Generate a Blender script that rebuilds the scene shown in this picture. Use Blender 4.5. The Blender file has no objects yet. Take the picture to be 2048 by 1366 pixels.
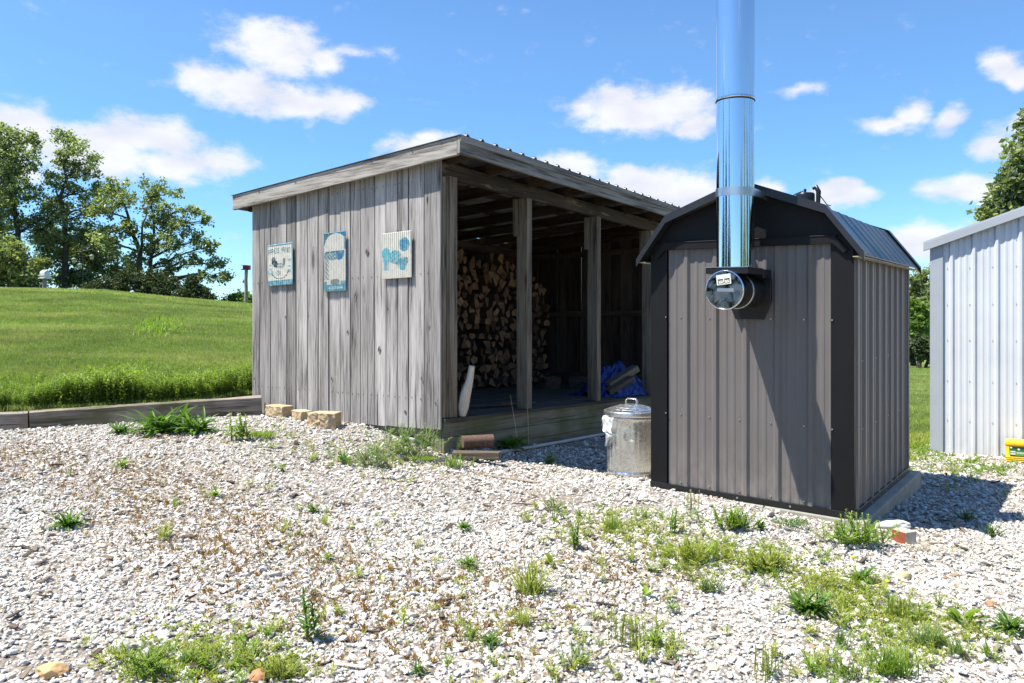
import bpy, math, random
import numpy as np
from mathutils import Vector, Matrix, noise as mnoise
R = random.Random(7)
sc = bpy.context.scene
col = sc.collection
PI = math.pi

# ------------------------------------------------------------------ camera
F, CX, HY, CH = 1540.0, 1024.0, 655.0, 1.35      # focal length (px), centre column, horizon row, eye height
cd = bpy.data.cameras.new('camera'); cam = bpy.data.objects.new('camera', cd); col.objects.link(cam)
cam.location = (0, 0, CH); cam.rotation_euler = (PI / 2, 0, 0)
cd.sensor_width = 36; cd.lens = F / 2048 * 36; cd.shift_y = -(683 - HY) / 2048
cd.clip_start = 0.05; cd.clip_end = 2000
sc.camera = cam
TH = math.radians(37.0)                            # yaw of the yard's buildings
sT, cT = math.sin(TH), math.cos(TH)
# ------------------------------------------------------------------ sun, sky, exposure
s_n, s_u = 0.37, 0.335                            # sun components towards the fronts' normal and to the left, per unit of height
sd = Vector((s_n * -sT + s_u * -cT, s_n * -cT + s_u * sT, 1)).normalized()
sl = bpy.data.lights.new('sun', 'SUN'); sun = bpy.data.objects.new('sun', sl); col.objects.link(sun)
sl.energy = 5.0; sl.angle = math.radians(0.53); sl.color = (1, .962, .872)
sun.rotation_euler = sd.to_track_quat('Z', 'Y').to_euler()
sc.view_settings.view_transform = 'Standard'; sc.view_settings.look = 'None'
sc.view_settings.exposure = 0.96; sc.view_settings.gamma = 1
sc.cycles.max_bounces = 8; sc.cycles.diffuse_bounces = 1; sc.cycles.glossy_bounces = 4; sc.cycles.transmission_bounces = 4
sc.cycles.sample_clamp_indirect = 6

# ------------------------------------------------------------------ node helpers
class G:
    def __init__(s, nt): s.nt = nt
    def node(s, t, ins=None, **pr):
        n = s.nt.nodes.new(t)
        for k, v in pr.items(): setattr(n, k, v)
        for k, v in (ins or {}).items(): s.put(n.inputs[k], v)
        return n
    def put(s, sock, v):
        if isinstance(v, bpy.types.NodeSocket): s.nt.links.new(v, sock)
        else:
            if sock.type == 'RGBA' and len(v) == 3: v = (*v, 1)
            sock.default_value = v
    def m(s, op, a, b=0.0, c=0.0, clamp=False):
        n = s.node('ShaderNodeMath', {0: a, 1: b, 2: c}, operation=op); n.use_clamp = clamp; return n.outputs[0]
    def vm(s, op, a, b=(0, 0, 0)):
        n = s.node('ShaderNodeVectorMath', {0: a, 1: b}, operation=op)
        return n.outputs['Value'] if op in ('LENGTH', 'DOT_PRODUCT', 'DISTANCE') else n.outputs[0]
    def noise(s, vec, scale=1.0, detail=4.0, rough=.55, dist=0.0, out=0):
        return s.node('ShaderNodeTexNoise', {'Vector': vec, 'Scale': scale, 'Detail': detail, 'Roughness': rough, 'Distortion': dist}).outputs[out]
    def mix(s, f, a, b, blend='MIX'):
        n = s.node('ShaderNodeMix', data_type='RGBA', blend_type=blend)
        s.put(n.inputs[0], f); s.put(n.inputs[6], a); s.put(n.inputs[7], b); return n.outputs[2]
    def ramp(s, f, stops, interp='LINEAR'):
        n = s.node('ShaderNodeValToRGB', {0: f}); cr = n.color_ramp; cr.interpolation = interp
        while len(cr.elements) < len(stops): cr.elements.new(.5)
        for e, (p, c) in zip(cr.elements, stops):
            e.position = p; e.color = (*c, 1) if not isinstance(c, (int, float)) else (c, c, c, 1)
        return n.outputs[0]
    def attr(s, name, out='Fac'): return s.node('ShaderNodeAttribute', attribute_name=name).outputs[out]
    def scale(s, v, k): return s.node('ShaderNodeMapping', {'Vector': v, 'Scale': k}).outputs[0]
    def uv(s): return s.node('ShaderNodeTexCoord').outputs['UV']
    def obj(s): return s.node('ShaderNodeTexCoord').outputs['Object']
    def pos(s): return s.node('ShaderNodeNewGeometry').outputs['Position']
    def bump(s, h, strength=.3, dist=.01):
        return s.node('ShaderNodeBump', {'Height': h, 'Strength': strength, 'Distance': dist}).outputs[0]

def material(name):
    m = bpy.data.materials.new(name); m.use_nodes = True
    nt = m.node_tree; b = nt.nodes['Principled BSDF']
    return m, G(nt), b
def simple(name, c, rough=.5, metal=0.0, spec=.5, var=.12, vs=3.0, bump=0, bs=80):
    m, g, b = material(name)
    n = g.noise(g.obj(), vs, 5, .6)
    f = g.ramp(n, [(.3, 1 - var), (.7, 1 + var)])
    g.put(b.inputs['Base Color'], g.mix(1.0, c, f, 'MULTIPLY'))
    rn = g.noise(g.obj(), vs * 2.3, 4)
    g.put(b.inputs['Roughness'], g.m('ADD', g.m('MULTIPLY', rn, .15), rough - .075))
    b.inputs['Metallic'].default_value = metal
    b.inputs['Specular IOR Level'].default_value = spec
    if bump: g.put(b.inputs['Normal'], g.bump(g.noise(g.obj(), bs, 4), bump, .004))
    return m

# ------------------------------------------------------------------ world: Nishita sky with clouds by direction
w = bpy.data.worlds.new('World'); sc.world = w; w.use_nodes = True
g = G(w.node_tree); bg = w.node_tree.nodes['Background']
sky = g.node('ShaderNodeTexSky', sky_type='NISHITA'); sky.sun_disc = False
sky.sun_elevation = math.asin(sd.z); sky.sun_rotation = math.atan2(sd.x, sd.y)
sky.altitude = 200; sky.air_density = 1.0; sky.dust_density = .1; sky.ozone_density = 2.4
dirv = g.vm('NORMALIZE', g.node('ShaderNodeTexCoord').outputs['Generated'])
sep = g.node('ShaderNodeSeparateXYZ', {0: dirv})
az = g.m('ARCTAN2', sep.outputs[0], sep.outputs[1]); el = g.m('ARCSINE', sep.outputs[2])
ae = g.node('ShaderNodeCombineXYZ', {0: az, 1: el, 2: 0.0}).outputs[0]
clouds = [(550, 95, 118, 48, 1), (640, 108, 40, 26, .9), (400, 155, 60, 34, .8), (480, 172, 120, 40, 1), (600, 200, 130, 34, 1), (690, 207, 60, 24, 1),
          (40, 255, 110, 60, 1), (190, 300, 120, 60, 1.2), (300, 275, 110, 45, 1), (320, 330, 110, 34, 1), (440, 318, 90, 34, .8), (20, 330, 70, 40, .9),
          (1280, 218, 150, 44, 1.1), (1240, 190, 60, 30, 1), (1350, 200, 60, 30, 1), (1385, 245, 46, 28, 1), (1160, 222, 36, 18, .8),
          (830, 288, 78, 26, 1), (860, 270, 35, 14, .8), (1130, 335, 85, 30, 1), (1310, 385, 135, 55, 1.2), (1250, 350, 50, 26, 1), (1420, 400, 90, 45, 1), (1530, 380, 45, 24, .8),
          (1670, 394, 78, 26, 1.1), (1690, 372, 36, 14, 1), (1770, 245, 66, 20, .8), (1820, 222, 40, 20, .9), (1892, 232, 36, 30, .9), (1925, 378, 88, 32, 1.1),
          (2010, 125, 42, 26, .9), (2042, 150, 30, 26, 1), (1990, 280, 64, 36, .7), (2045, 245, 46, 36, .8), (1860, 490, 110, 42, 1), (1600, 185, 46, 14, .55), (715, 95, 60, 14, .45)]
acc = None
dn = g.noise(ae, 9, 4, .5, out=1)
aew = g.vm('ADD', ae, g.vm('MULTIPLY', g.vm('SUBTRACT', dn, (.5, .5, .5)), (.05, .03, 0)))
for (x, y, rx, ry, k) in clouds:
    a0 = math.atan2(x - CX, F); h = math.hypot(F, x - CX); e0 = math.atan2(HY - y, h)
    ra, re = 1.25 * rx * F / (h * h), 1.25 * ry / h
    d = g.vm('LENGTH', g.vm('MULTIPLY', g.vm('SUBTRACT', aew, (a0, e0, 0)), (1 / ra, 1 / re, 0)))
    mm = g.m('MULTIPLY', g.m('SUBTRACT', 1.0, d), k)
    acc = mm if acc is None else g.m('SMOOTH_MAX', acc, mm, .25)
# loose clouds over the rest of the sky
rest = g.m('SUBTRACT', g.noise(g.scale(dirv, (2.2, 2.2, 5)), 1.6, 3, .5), .63)
rest = g.m('MULTIPLY', g.m('MULTIPLY', rest, 7.0), g.m('GREATER_THAN', g.m('ABSOLUTE', az), .8))
acc = g.m('MAXIMUM', acc, g.m('SUBTRACT', rest, .15))
fb = g.noise(g.scale(ae, (24, 40, 1)), 1.0, 8, .6)
cm = g.m('ADD', acc, g.m('MULTIPLY', g.m('SUBTRACT', fb, .5), 1.5))
cm = g.node('ShaderNodeMapRange', {'Value': cm, 'From Min': -.03, 'From Max': .66}, interpolation_type='SMOOTHSTEP').outputs[0]
cm = g.m('MULTIPLY', cm, .93)
up = g.node('ShaderNodeMapRange', {'Value': el, 'From Min': -.01, 'From Max': .03}).outputs[0]
cm = g.m('MULTIPLY', cm, up)
cshade = g.noise(g.scale(ae, (14, 30, 1)), 1.0, 4, .5)
ccol = g.mix(g.ramp(cshade, [(.38, 0.0), (.66, 1.0)]), (5.3, 5.3, 5.35), (4.35, 4.4, 4.85))
hs = g.node('ShaderNodeHueSaturation', {'Hue': .502, 'Saturation': 1.2, 'Value': 1.14, 'Color': g.mix(1.0, sky.outputs[0], g.ramp(g.m('ADD', g.m('MULTIPLY', el, 2.0), .0), [(0, (.60, .76, .92)), (.22, (.74, .86, .96)), (.7, (1, 1, 1))]), 'MULTIPLY')})
g.put(bg.inputs[0], g.mix(cm, hs.outputs[0], ccol)); bg.inputs[1].default_value = 0.10

# ------------------------------------------------------------------ bookkeeping helpers
def tag(o, label=None, cat=None, group=None, kind=None):
    for k, v in (('label', label), ('category', cat), ('group', group), ('kind', kind)):
        if v: o[k] = v
    return o
def thing(name, label, cat, loc=(0, 0, 0), rz=0.0, group=None):
    o = bpy.data.objects.new(name, None); col.objects.link(o); o.location = loc; o.rotation_euler = (0, 0, rz)
    o.empty_display_size = .2
    return tag(o, label, cat, group)
def copy_tree(o, parent=None):
    c = o.copy(); col.objects.link(c); c.parent = parent
    for ch in o.children: copy_tree(ch, c)
    return c

class MB:
    """collects shapes, then links them as ONE mesh object"""
    def __init__(s, tf=None): s.v, s.f, s.uvs, s.t, s.m, s.sm, s.tf = [], [], [], [], [], [], tf
    def add(s, vs, fs, uvs=None, tint=1.0, mat=0, smooth=False):
        n = len(s.v)
        s.v += [tuple(s.tf(p)) for p in vs] if s.tf else [tuple(p) for p in vs]
        for i, f in enumerate(fs):
            s.f.append([n + k for k in f]); s.uvs.append(uvs[i] if uvs else [(vs[k][0], vs[k][2]) for k in f])
            s.t.append(tint if not isinstance(tint, (list, np.ndarray)) else float(tint[i])); s.m.append(mat); s.sm.append(smooth)
        return s
    def hexa(s, P, axis=2, tint=1.0, mat=0):
        """eight corners ordered x-fastest, then y, then z; UV runs along the grain axis"""
        F6 = [((0, 2, 3, 1), 2), ((4, 5, 7, 6), 2), ((0, 1, 5, 4), 1), ((2, 6, 7, 3), 1), ((0, 4, 6, 2), 0), ((1, 3, 7, 5), 0)]
        ou, ov = R.uniform(0, 40), R.uniform(0, 40); uvs = []
        for f, k in F6:
            oth = [i for i in (0, 1, 2) if i != k]
            if axis in oth: a, b = [i for i in oth if i != axis][0], axis
            else: a, b = oth
            uvs.append([(P[i][a] + ou + k * .37, P[i][b] + ov) for i in f])
        return s.add(P, [f for f, _ in F6], uvs, tint, mat)
    def box(s, x0, x1, y0, y1, z0, z1, axis=2, tint=1.0, mat=0, j=0.0):
        P = [(x, y, z) for z in (z0, z1) for y in (y0, y1) for x in (x0, x1)]
        if j: P = [tuple(c + R.uniform(-j, j) for c in p) for p in P]
        return s.hexa(P, axis, tint, mat)
    def tube(s, pts, rad, n=8, tint=1.0, mat=0, smooth=True, cap=True, squash=None):
        pts = [Vector(p) for p in pts]
        if isinstance(rad, (int, float)): rad = [rad] * len(pts)
        t0 = (pts[1] - pts[0]).normalized(); a = t0.orthogonal().normalized(); vs = []; L = 0; ls = []
        for i, p in enumerate(pts):
            t = (pts[min(i + 1, len(pts) - 1)] - pts[max(i - 1, 0)]).normalized()
            a = (a - t * a.dot(t)).normalized(); b = t.cross(a)
            if i: L += (p - pts[i - 1]).length
            ls.append(L)
            for k in range(n):
                q = 2 * PI * k / n; rr = rad[i] * (squash[k] if squash else 1)
                vs.append(p + a * math.cos(q) * rr + b * math.sin(q) * rr)
        fs, uvs = [], []; o = R.uniform(0, 9)
        for i in range(len(pts) - 1):
            for k in range(n):
                k2 = (k + 1) % n
                fs.append((i * n + k, i * n + k2, (i + 1) * n + k2, (i + 1) * n + k))
                u0, u1 = o + k * rad[i] * 6.28 / n, o + (k + 1) * rad[i] * 6.28 / n
                uvs.append([(u0, ls[i]), (u1, ls[i]), (u1, ls[i + 1]), (u0, ls[i + 1])])
        s.add(vs, fs, uvs, tint, mat, smooth)
        if cap:
            e = len(pts) - 1
            for ring, rev in ((range(n), True), (range(e * n, e * n + n), False)):
                rr = list(ring); rr = rr[::-1] if rev else rr
                P = [vs[k] for k in rr]
                s.add(P, [tuple(range(n))], [[(p[0] + o, p[1] + p[2]) for p in P]], tint, mat)
        return s
    def lathe(s, prof, c=(0, 0, 0), n=32, tint=1.0, mat=0, smooth=True, rfun=None, M=None):
        vs = []
        for (r, z) in prof:
            for k in range(n):
                q = 2 * PI * k / n; rr = r * (rfun(q, z) if rfun else 1)
                p = Vector((math.cos(q) * rr, math.sin(q) * rr, z))
                if M: p = M @ p
                vs.append((p.x + c[0], p.y + c[1], p.z + c[2]))
        fs, uvs = [], []
        for i in range(len(prof) - 1):
            for k in range(n):
                k2 = (k + 1) % n; fs.append((i * n + k, i * n + k2, (i + 1) * n + k2, (i + 1) * n + k))
                u0, u1 = k / n, (k + 1) / n
                uvs.append([(u0, prof[i][1]), (u1, prof[i][1]), (u1, prof[i + 1][1]), (u0, prof[i + 1][1])])
        return s.add(vs, fs, uvs, tint, mat, smooth)
    def prism(s, poly, y0, y1, tint=1.0, mat=0, plane='xz'):
        """extrude a polygon given in x,z (counter-clockwise seen from -y) from y0 to y1"""
        n = len(poly)
        mk = (lambda a, b, d: (a, d, b)) if plane == 'xz' else ((lambda a, b, d: (d, a, b)) if plane == 'yz' else (lambda a, b, d: (a, b, d)))
        vs = [mk(a, b, y0) for a, b in poly] + [mk(a, b, y1) for a, b in poly]
        fs = [tuple(range(n)), tuple(range(2 * n - 1, n - 1, -1))] + [(i, i + n, (i + 1) % n + n, (i + 1) % n) for i in range(n)]
        return s.add(vs, fs, None, tint, mat)
    def blade(s, base, azim, elev, L, wd, curl, n=4, tint=1.0, mat=0, fold=.25, taper=None):
        """one leaf: a tapering folded strip that bends over"""
        p = Vector(base); vs = []; a = elev
        side = Vector((-math.sin(azim), math.cos(azim), 0))
        for i in range(n + 1):
            f = i / n
            if taper: ww = wd * taper(f)
            else: ww = wd * (1 - f) ** .6 * (.45 + .55 * min(1, f * 3))
            d = Vector((math.cos(azim) * math.cos(a), math.sin(azim) * math.cos(a), math.sin(a)))
            up = side.cross(d) * -1
            vs += [p - side * ww / 2 + up * ww * fold, p, p + side * ww / 2 + up * ww * fold]
            p = p + d * (L / n); a -= curl / n
        fs = []
        for i in range(n):
            k = i * 3; fs += [(k, k + 1, k + 4, k + 3), (k + 1, k + 2, k + 5, k + 4)]
        return s.add(vs, fs, None, tint, mat, True)
    def build(s, name, mats, parent=None, loc=None, rz=0.0, bevel=0.0, weld=False):
        me = bpy.data.meshes.new(name)
        me.from_pydata(s.v, [], s.f)
        if not isinstance(mats, (list, tuple)): mats = [mats]
        for m in mats: me.materials.append(m)
        uv = me.uv_layers.new(name='UVMap')
        uv.data.foreach_set('uv', [c for u in s.uvs for q in u for c in q])
        at = me.attributes.new('tint', 'FLOAT', 'FACE'); at.data.foreach_set('value', s.t)
        me.polygons.foreach_set('material_index', s.m); me.polygons.foreach_set('use_smooth', s.sm)
        me.update()
        o = bpy.data.objects.new(name, me); col.objects.link(o)
        if parent: o.parent = parent
        if loc is not None: o.location = loc
        o.rotation_euler = (0, 0, rz)
        if bevel:
            b = o.modifiers.new('edge', 'BEVEL'); b.width = bevel; b.segments = 2; b.limit_method = 'ANGLE'; b.angle_limit = .6
        return o

def fast_mesh(name, V, Fq, tint, mat, smooth=False, link=True, mi=None):
    me = bpy.data.meshes.new(name); k = Fq.shape[1]
    me.vertices.add(len(V)); me.vertices.foreach_set('co', np.asarray(V, np.float32).ravel())
    me.loops.add(Fq.size); me.loops.foreach_set('vertex_index', Fq.astype(np.int32).ravel())
    me.polygons.add(len(Fq)); me.polygons.foreach_set('loop_start', np.arange(0, Fq.size, k, dtype=np.int32))
    me.update(calc_edges=True)
    me.polygons.foreach_set('use_smooth', np.full(len(Fq), smooth))
    for m in (mat if isinstance(mat, list) else [mat]): me.materials.append(m)
    if mi is not None: me.polygons.foreach_set('material_index', mi.astype(np.int32))
    at = me.attributes.new('tint', 'FLOAT', 'FACE'); at.data.foreach_set('value', np.asarray(tint, np.float32))
    me.update()
    o = bpy.data.objects.new(name, me)
    if link: col.objects.link(o)
    return o

def scatter(name, P, rot, scl, pid, protos):
    """one object of many small pieces (gravel, grass): geometry nodes put the prototypes on its points"""
    me = bpy.data.meshes.new(name); n = len(P)
    me.vertices.add(n); me.vertices.foreach_set('co', np.asarray(P, np.float32).ravel())
    a = me.attributes.new('rot', 'FLOAT_VECTOR', 'POINT'); a.data.foreach_set('vector', np.asarray(rot, np.float32).ravel())
    a = me.attributes.new('scl', 'FLOAT_VECTOR', 'POINT'); a.data.foreach_set('vector', np.asarray(scl, np.float32).ravel())
    a = me.attributes.new('pid', 'INT', 'POINT'); a.data.foreach_set('value', np.asarray(pid, np.int32))
    o = bpy.data.objects.new(name, me); col.objects.link(o)
    pc = bpy.data.collections.new(name + '_pieces')
    for p in protos: pc.objects.link(p)
    ng = bpy.data.node_groups.new(name, 'GeometryNodeTree')
    ng.interface.new_socket('Geometry', in_out='INPUT', socket_type='NodeSocketGeometry')
    ng.interface.new_socket('Geometry', in_out='OUTPUT', socket_type='NodeSocketGeometry')
    N = ng.nodes; L = ng.links
    gi, go = N.new('NodeGroupInput'), N.new('NodeGroupOutput')
    ci = N.new('GeometryNodeCollectionInfo'); ci.inputs['Collection'].default_value = pc
    ci.inputs['Separate Children'].default_value = True; ci.inputs['Reset Children'].default_value = True
    ip = N.new('GeometryNodeInstanceOnPoints'); ip.inputs['Pick Instance'].default_value = True
    def na(nm, t):
        q = N.new('GeometryNodeInputNamedAttribute'); q.data_type = t; q.inputs['Name'].default_value = nm; return q.outputs['Attribute']
    er = N.new('FunctionNodeEulerToRotation'); L.new(na('rot', 'FLOAT_VECTOR'), er.inputs[0])
    L.new(gi.outputs[0], ip.inputs['Points']); L.new(ci.outputs[0], ip.inputs['Instance'])
    L.new(na('pid', 'INT'), ip.inputs['Instance Index']); L.new(er.outputs[0], ip.inputs['Rotation']); L.new(na('scl', 'FLOAT_VECTOR'), ip.inputs['Scale'])
    L.new(ip.outputs[0], go.inputs[0])
    md = o.modifiers.new('pieces', 'NODES'); md.node_group = ng
    return o

def proto(mb, name, mats):
    o = mb.build(name, mats); col.objects.unlink(o); return o

# ------------------------------------------------------------------ terrain heights
def px(x, y, Y): return Vector(((x - CX) / F * Y, Y, CH - (y - HY) / F * Y))
SO = (-.7045, 7.75)      # shed corner
FO = (2.40, 5.44)        # furnace corner
BO = (5.06, 9.24)        # white building corner
def loc2(o, x, y): return (o[0] + x * cT + y * sT, o[1] - x * sT + y * cT)
ctrl = [(*loc2(SO, -3.0, -.12), .29), (*loc2(SO, -2.0, -.15), .30), (*loc2(SO, -1.2, -.15), .29), (*loc2(SO, -.6, -.15), .19), (*loc2(SO, 0, -.1), .075),
        (*loc2(SO, .12, 1), .0), (*loc2(SO, .1, 3.15), -.1), (*loc2(SO, .1, 5.5), -.14), (1.2, 7.8, -.15), (.1, 7.9, -.035), (1.17, 6.3, .03), (.75, 6.9, -.03), (2.4, 5.3, -.06), (3.55, 7.0, -.13),
        (5.05, 9.2, -.15), (5.9, 8.6, -.135), (-5.4, 8.1, .21), (-4.2, 8.75, .245), (-3.3, 9.2, .28), (-2, 3, .05), (0, 3, -.05), (2, 3, -.11), (3.3, 4.9, -.13), (0, 5.5, .0), (-3, 6, .12),
        (-4.6, 6.6, .18), (1.5, 4.6, -.05), (-1.5, 7, .12), (0, -4, 0), (-8, 0, .1), (8, 0, -.2), (9, 7, -.2), (-9, 7, .2), (0, 14, -.05), (6, 13, -.2), (-2, 12, .1), (0, -12, 0), (12, 12, -.3), (-12, -8, 0), (12, -8, -.2)]
CP = np.array(ctrl)
def _k(r): return np.sqrt(r * r + 1.2 ** 2)
_D = np.hypot(CP[:, None, 0] - CP[None, :, 0], CP[:, None, 1] - CP[None, :, 1])
_W = np.linalg.solve(_k(_D) - np.eye(len(CP)) * .02, CP[:, 2] - CP[:, 2].mean())
def zG(x, y):
    x = np.asarray(x, float); y = np.asarray(y, float)
    r = np.hypot(x, y); k = np.minimum(1, 14 / np.maximum(r, 1e-6)); xs, ys = x * k, y * k
    d = np.hypot(xs[..., None] - CP[:, 0], ys[..., None] - CP[:, 1])
    z = _k(d) @ _W + CP[:, 2].mean()
    return np.clip(z, -.5, .5)
TA = px(518, 830, 9.36); TB = px(60, 863, 8.62)          # the retaining timber's foot, shed end and joint
TA, TB = (TA.x, TA.y), (TB.x, TB.y)
def side(p, q, x, y):                                       # signed distance to the line p->q, + on its left
    L = math.hypot(q[0] - p[0], q[1] - p[1])
    return ((q[0] - p[0]) * (y - p[1]) - (q[1] - p[1]) * (x - p[0])) / L
SB = loc2(SO, -3.22, 0.05); SB2 = loc2(SO, -3.22, 6.0)
def sdL(x, y):
    x = np.asarray(x, float); y = np.asarray(y, float)
    a = -side(TA, TB, x, y) - .05      # behind the timber
    b = side(SB, SB2, x, y) - .06     # behind the shed's back wall
    left = np.minimum(a, b)
    c = side(loc2(SO, 0, 6.2), loc2(SO, -1, 6.2), x, y) * -1      # beyond the shed's far end
    wob = .5 * np.sin(x * 1.7 + 1) + .35 * np.sin(x * .6 + y * .9)
    far = y - 10.7 + wob * .5
    far2 = np.minimum(far, np.maximum(c, x - 3.0))
    beh = np.hypot(x, y) - 20 + wob
    return np.maximum(np.maximum(left, far2), beh)
_a = [-1.2, -.665, -.535, -.44, -.337, -.2, 0, .3, .5, 1]
_zc = [3.2, 3.17, 3.06, 2.73, 2.44, 1.9, 1.0, -.3, -1.0, -1.2]
def zL(x, y):
    x = np.asarray(x, float); y = np.asarray(y, float)
    a = x / np.maximum(y, 3.0)
    zc = np.interp(a, _a, _zc); z0 = np.interp(a, [-.337, -.1, .1, .5], [.44, .2, -.1, -.16])
    e = np.clip((y - 9) / 31, 0, 1)
    z = z0 + (zc - z0) * np.sin(e * PI / 2) - .035 * np.clip(y - 40, 0, 60)
    z = z + .05 * np.sin(x * .35 + 1) * np.sin(y * .28) * np.clip((y - 12) / 10, 0, 1)
    z = np.where((a > .2) & (y < 30), np.maximum(z, zG(x, y) + .03 - .06 * np.clip(y - 14, 0, 16)), z)
    z = np.where(y < 3, np.minimum(z, zG(x, y) + .02), z)
    s = sdL(x, y); t = np.clip((s + .06) / .16, 0, 1); t = t * t * (3 - 2 * t)
    return (zG(x, y) - .13) * (1 - t) + (z + .0) * t
def gp(x, y):
    """ground point seen at a photo pixel"""
    dx, dz = (x - CX) / F, -(y - HY) / F
    Y = np.linspace(2.2, 90, 9000)
    z = np.maximum(zG(dx * Y, Y), zL(dx * Y, Y)); h = CH + dz * Y
    i = np.argmax(h < z)
    return Vector((dx * Y[i], Y[i], float(z[i])))
# ------------------------------------------------------------------ materials
def wood(name, dark, light, rough=.85, knots=.5, bump=.5, green=None, broad=.35, stain=None):
    m, g, b = material(name)
    uv = g.uv()
    wob = g.noise(g.scale(uv, (3, 1.3, 1)), 1.0, 3, out=1)
    uvw = g.vm('ADD', uv, g.vm('MULTIPLY', g.vm('SUBTRACT', wob, (.5, .5, .5)), (.05, 0, 0)))
    # knots pull the grain aside
    kv = g.node('ShaderNodeTexVoronoi', {'Vector': g.scale(uv, (4.2, .95, 1)), 'Scale': 1.0, 'Randomness': 1.0})
    kd = kv.outputs['Distance']
    kn = g.node('ShaderNodeMapRange', {'Value': kd, 'From Min': .05, 'From Max': .17, 'To Min': 1.0, 'To Max': 0.0}).outputs[0]
    kn = g.m('MULTIPLY', kn, g.m('GREATER_THAN', g.node('ShaderNodeSeparateColor', {0: kv.outputs['Color']}).outputs[0], 1 - knots))
    gr = g.noise(g.vm('ADD', g.scale(uvw, (50, 1.5, 1)), g.scale(g.node('ShaderNodeCombineXYZ', {0: kn}).outputs[0], (6, 0, 0))), 1.0, 5, .62)
    fine = g.noise(g.scale(uv, (140, 4, 1)), 1.0, 3, .6)
    br = g.noise(g.scale(uv, (7, .8, 1)), 1.0, 4, .6)
    v = g.m('ADD', g.m('MULTIPLY', gr, .65), g.m('MULTIPLY', fine, .35))
    v = g.m('ADD', v, g.m('MULTIPLY', g.m('SUBTRACT', br, .5), broad * 1.6))
    c = g.ramp(v, [(.30, dark), (.48, tuple(.4 * a + .6 * q for a, q in zip(dark, light))), (.66, light)])
    crack = g.ramp(g.noise(g.scale(uvw, (42, .7, 1)), 1.0, 3, .5), [(.31, 0.2), (.37, 1.0)])
    c = g.mix(1.0, c, crack, 'MULTIPLY')
    c = g.mix(g.m('MULTIPLY', kn, .75), c, tuple(q * .35 for q in dark))
    if green: c = g.mix(g.ramp(g.noise(g.obj(), 2.2, 4, .6), [(.42, 0.0), (.66, .75)]), c, green)
    if stain: c = g.mix(g.ramp(g.noise(g.scale(uv, (9, 1.6, 1)), 1.0, 5, .65), [(.56, 0.0), (.70, .8)]), c, stain)
    t = g.attr('tint')
    c = g.mix(1.0, c, g.node('ShaderNodeCombineColor', {0: t, 1: t, 2: t}).outputs[0], 'MULTIPLY')
    g.put(b.inputs['Base Color'], c)
    b.inputs['Roughness'].default_value = rough; b.inputs['Specular IOR Level'].default_value = .25
    h = g.m('SUBTRACT', v, g.m('MULTIPLY', g.m('SUBTRACT', 1.0, crack), 1.2))
    g.put(b.inputs['Normal'], g.bump(h, bump, .006))
    return m
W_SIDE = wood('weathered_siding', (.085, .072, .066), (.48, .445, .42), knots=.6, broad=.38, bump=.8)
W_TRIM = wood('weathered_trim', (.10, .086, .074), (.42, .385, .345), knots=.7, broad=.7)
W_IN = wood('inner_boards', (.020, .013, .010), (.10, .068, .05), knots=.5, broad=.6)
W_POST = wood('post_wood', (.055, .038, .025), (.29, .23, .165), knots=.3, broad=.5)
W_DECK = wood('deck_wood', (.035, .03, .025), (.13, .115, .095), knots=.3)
W_SKIRT = wood('skirt_wood', (.075, .066, .045), (.27, .245, .175), green=(.105, .115, .04), knots=.3)
W_TIMB = wood('timber_wood', (.08, .062, .048), (.37, .31, .25), knots=.2, broad=.9, bump=1.0, green=(.10, .09, .035))
W_LOGS = wood('split_wood', (.40, .32, .24), (.72, .62, .50), knots=.15)
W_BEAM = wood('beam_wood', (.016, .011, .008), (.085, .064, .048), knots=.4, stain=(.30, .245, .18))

def leafmat(name, c0, c1, tr=.35, dry=None, rough=.45, rand=False, patch=None):
    m, g, b = material(name)
    t = g.node('ShaderNodeObjectInfo').outputs['Random'] if rand else g.attr('tint')
    if rand: t = g.m('ADD', g.m('MULTIPLY', t, .6), g.m('MULTIPLY', g.attr('tint'), .4))
    c = g.ramp(t, [(0, c0), (1, c1)] if not dry else [(0, c0), (.82, c1), (1, dry)])
    if patch:
        pn = g.noise(g.scale(g.pos(), (.55, 1.3, 1)), .9, 5, .62); c = g.mix(g.ramp(pn, [(.47, 0.0), (.68, .85)]), c, patch)
        c = g.mix(1.0, c, g.ramp(g.noise(g.pos(), .5, 4, .6), [(.35, .72), (.65, 1.18)]), 'MULTIPLY')
    g.put(b.inputs['Base Color'], c); b.inputs['Roughness'].default_value = rough; b.inputs['Specular IOR Level'].default_value = .3
    tl = g.node('ShaderNodeBsdfTranslucent', {0: g.mix(1.0, c, (1.5, 1.7, .6), 'MULTIPLY')})
    mx = g.node('ShaderNodeMixShader', {0: tr, 1: b.outputs[0], 2: tl.outputs[0]})
    g.put(g.nt.nodes['Material Output'].inputs[0], mx.outputs[0])
    return m
L_TREE = leafmat('tree_leaves', (.095, .12, .06), (.40, .43, .25), .48, rough=.32)
L_TREE2 = leafmat('tree_leaves_bright', (.06, .11, .02), (.21, .31, .06), .38)
L_CEDAR = leafmat('cedar_leaves', (.03, .05, .018), (.10, .12, .045), .15, rough=.7)
L_GRASS = leafmat('grass_blades', (.11, .165, .035), (.23, .30, .08), .35, dry=(.40, .39, .18), rand=True, patch=(.32, .32, .13))
L_WEED = leafmat('weed_leaves', (.06, .12, .016), (.30, .38, .075), .45, rand=True)
L_DARK = leafmat('dark_leaves', (.05, .115, .02), (.15, .25, .05), .35)
L_MID = leafmat('mid_leaves', (.10, .18, .025), (.28, .38, .07), .4)
L_LIME = leafmat('lime_leaves', (.17, .215, .03), (.40, .42, .10), .38)
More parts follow.
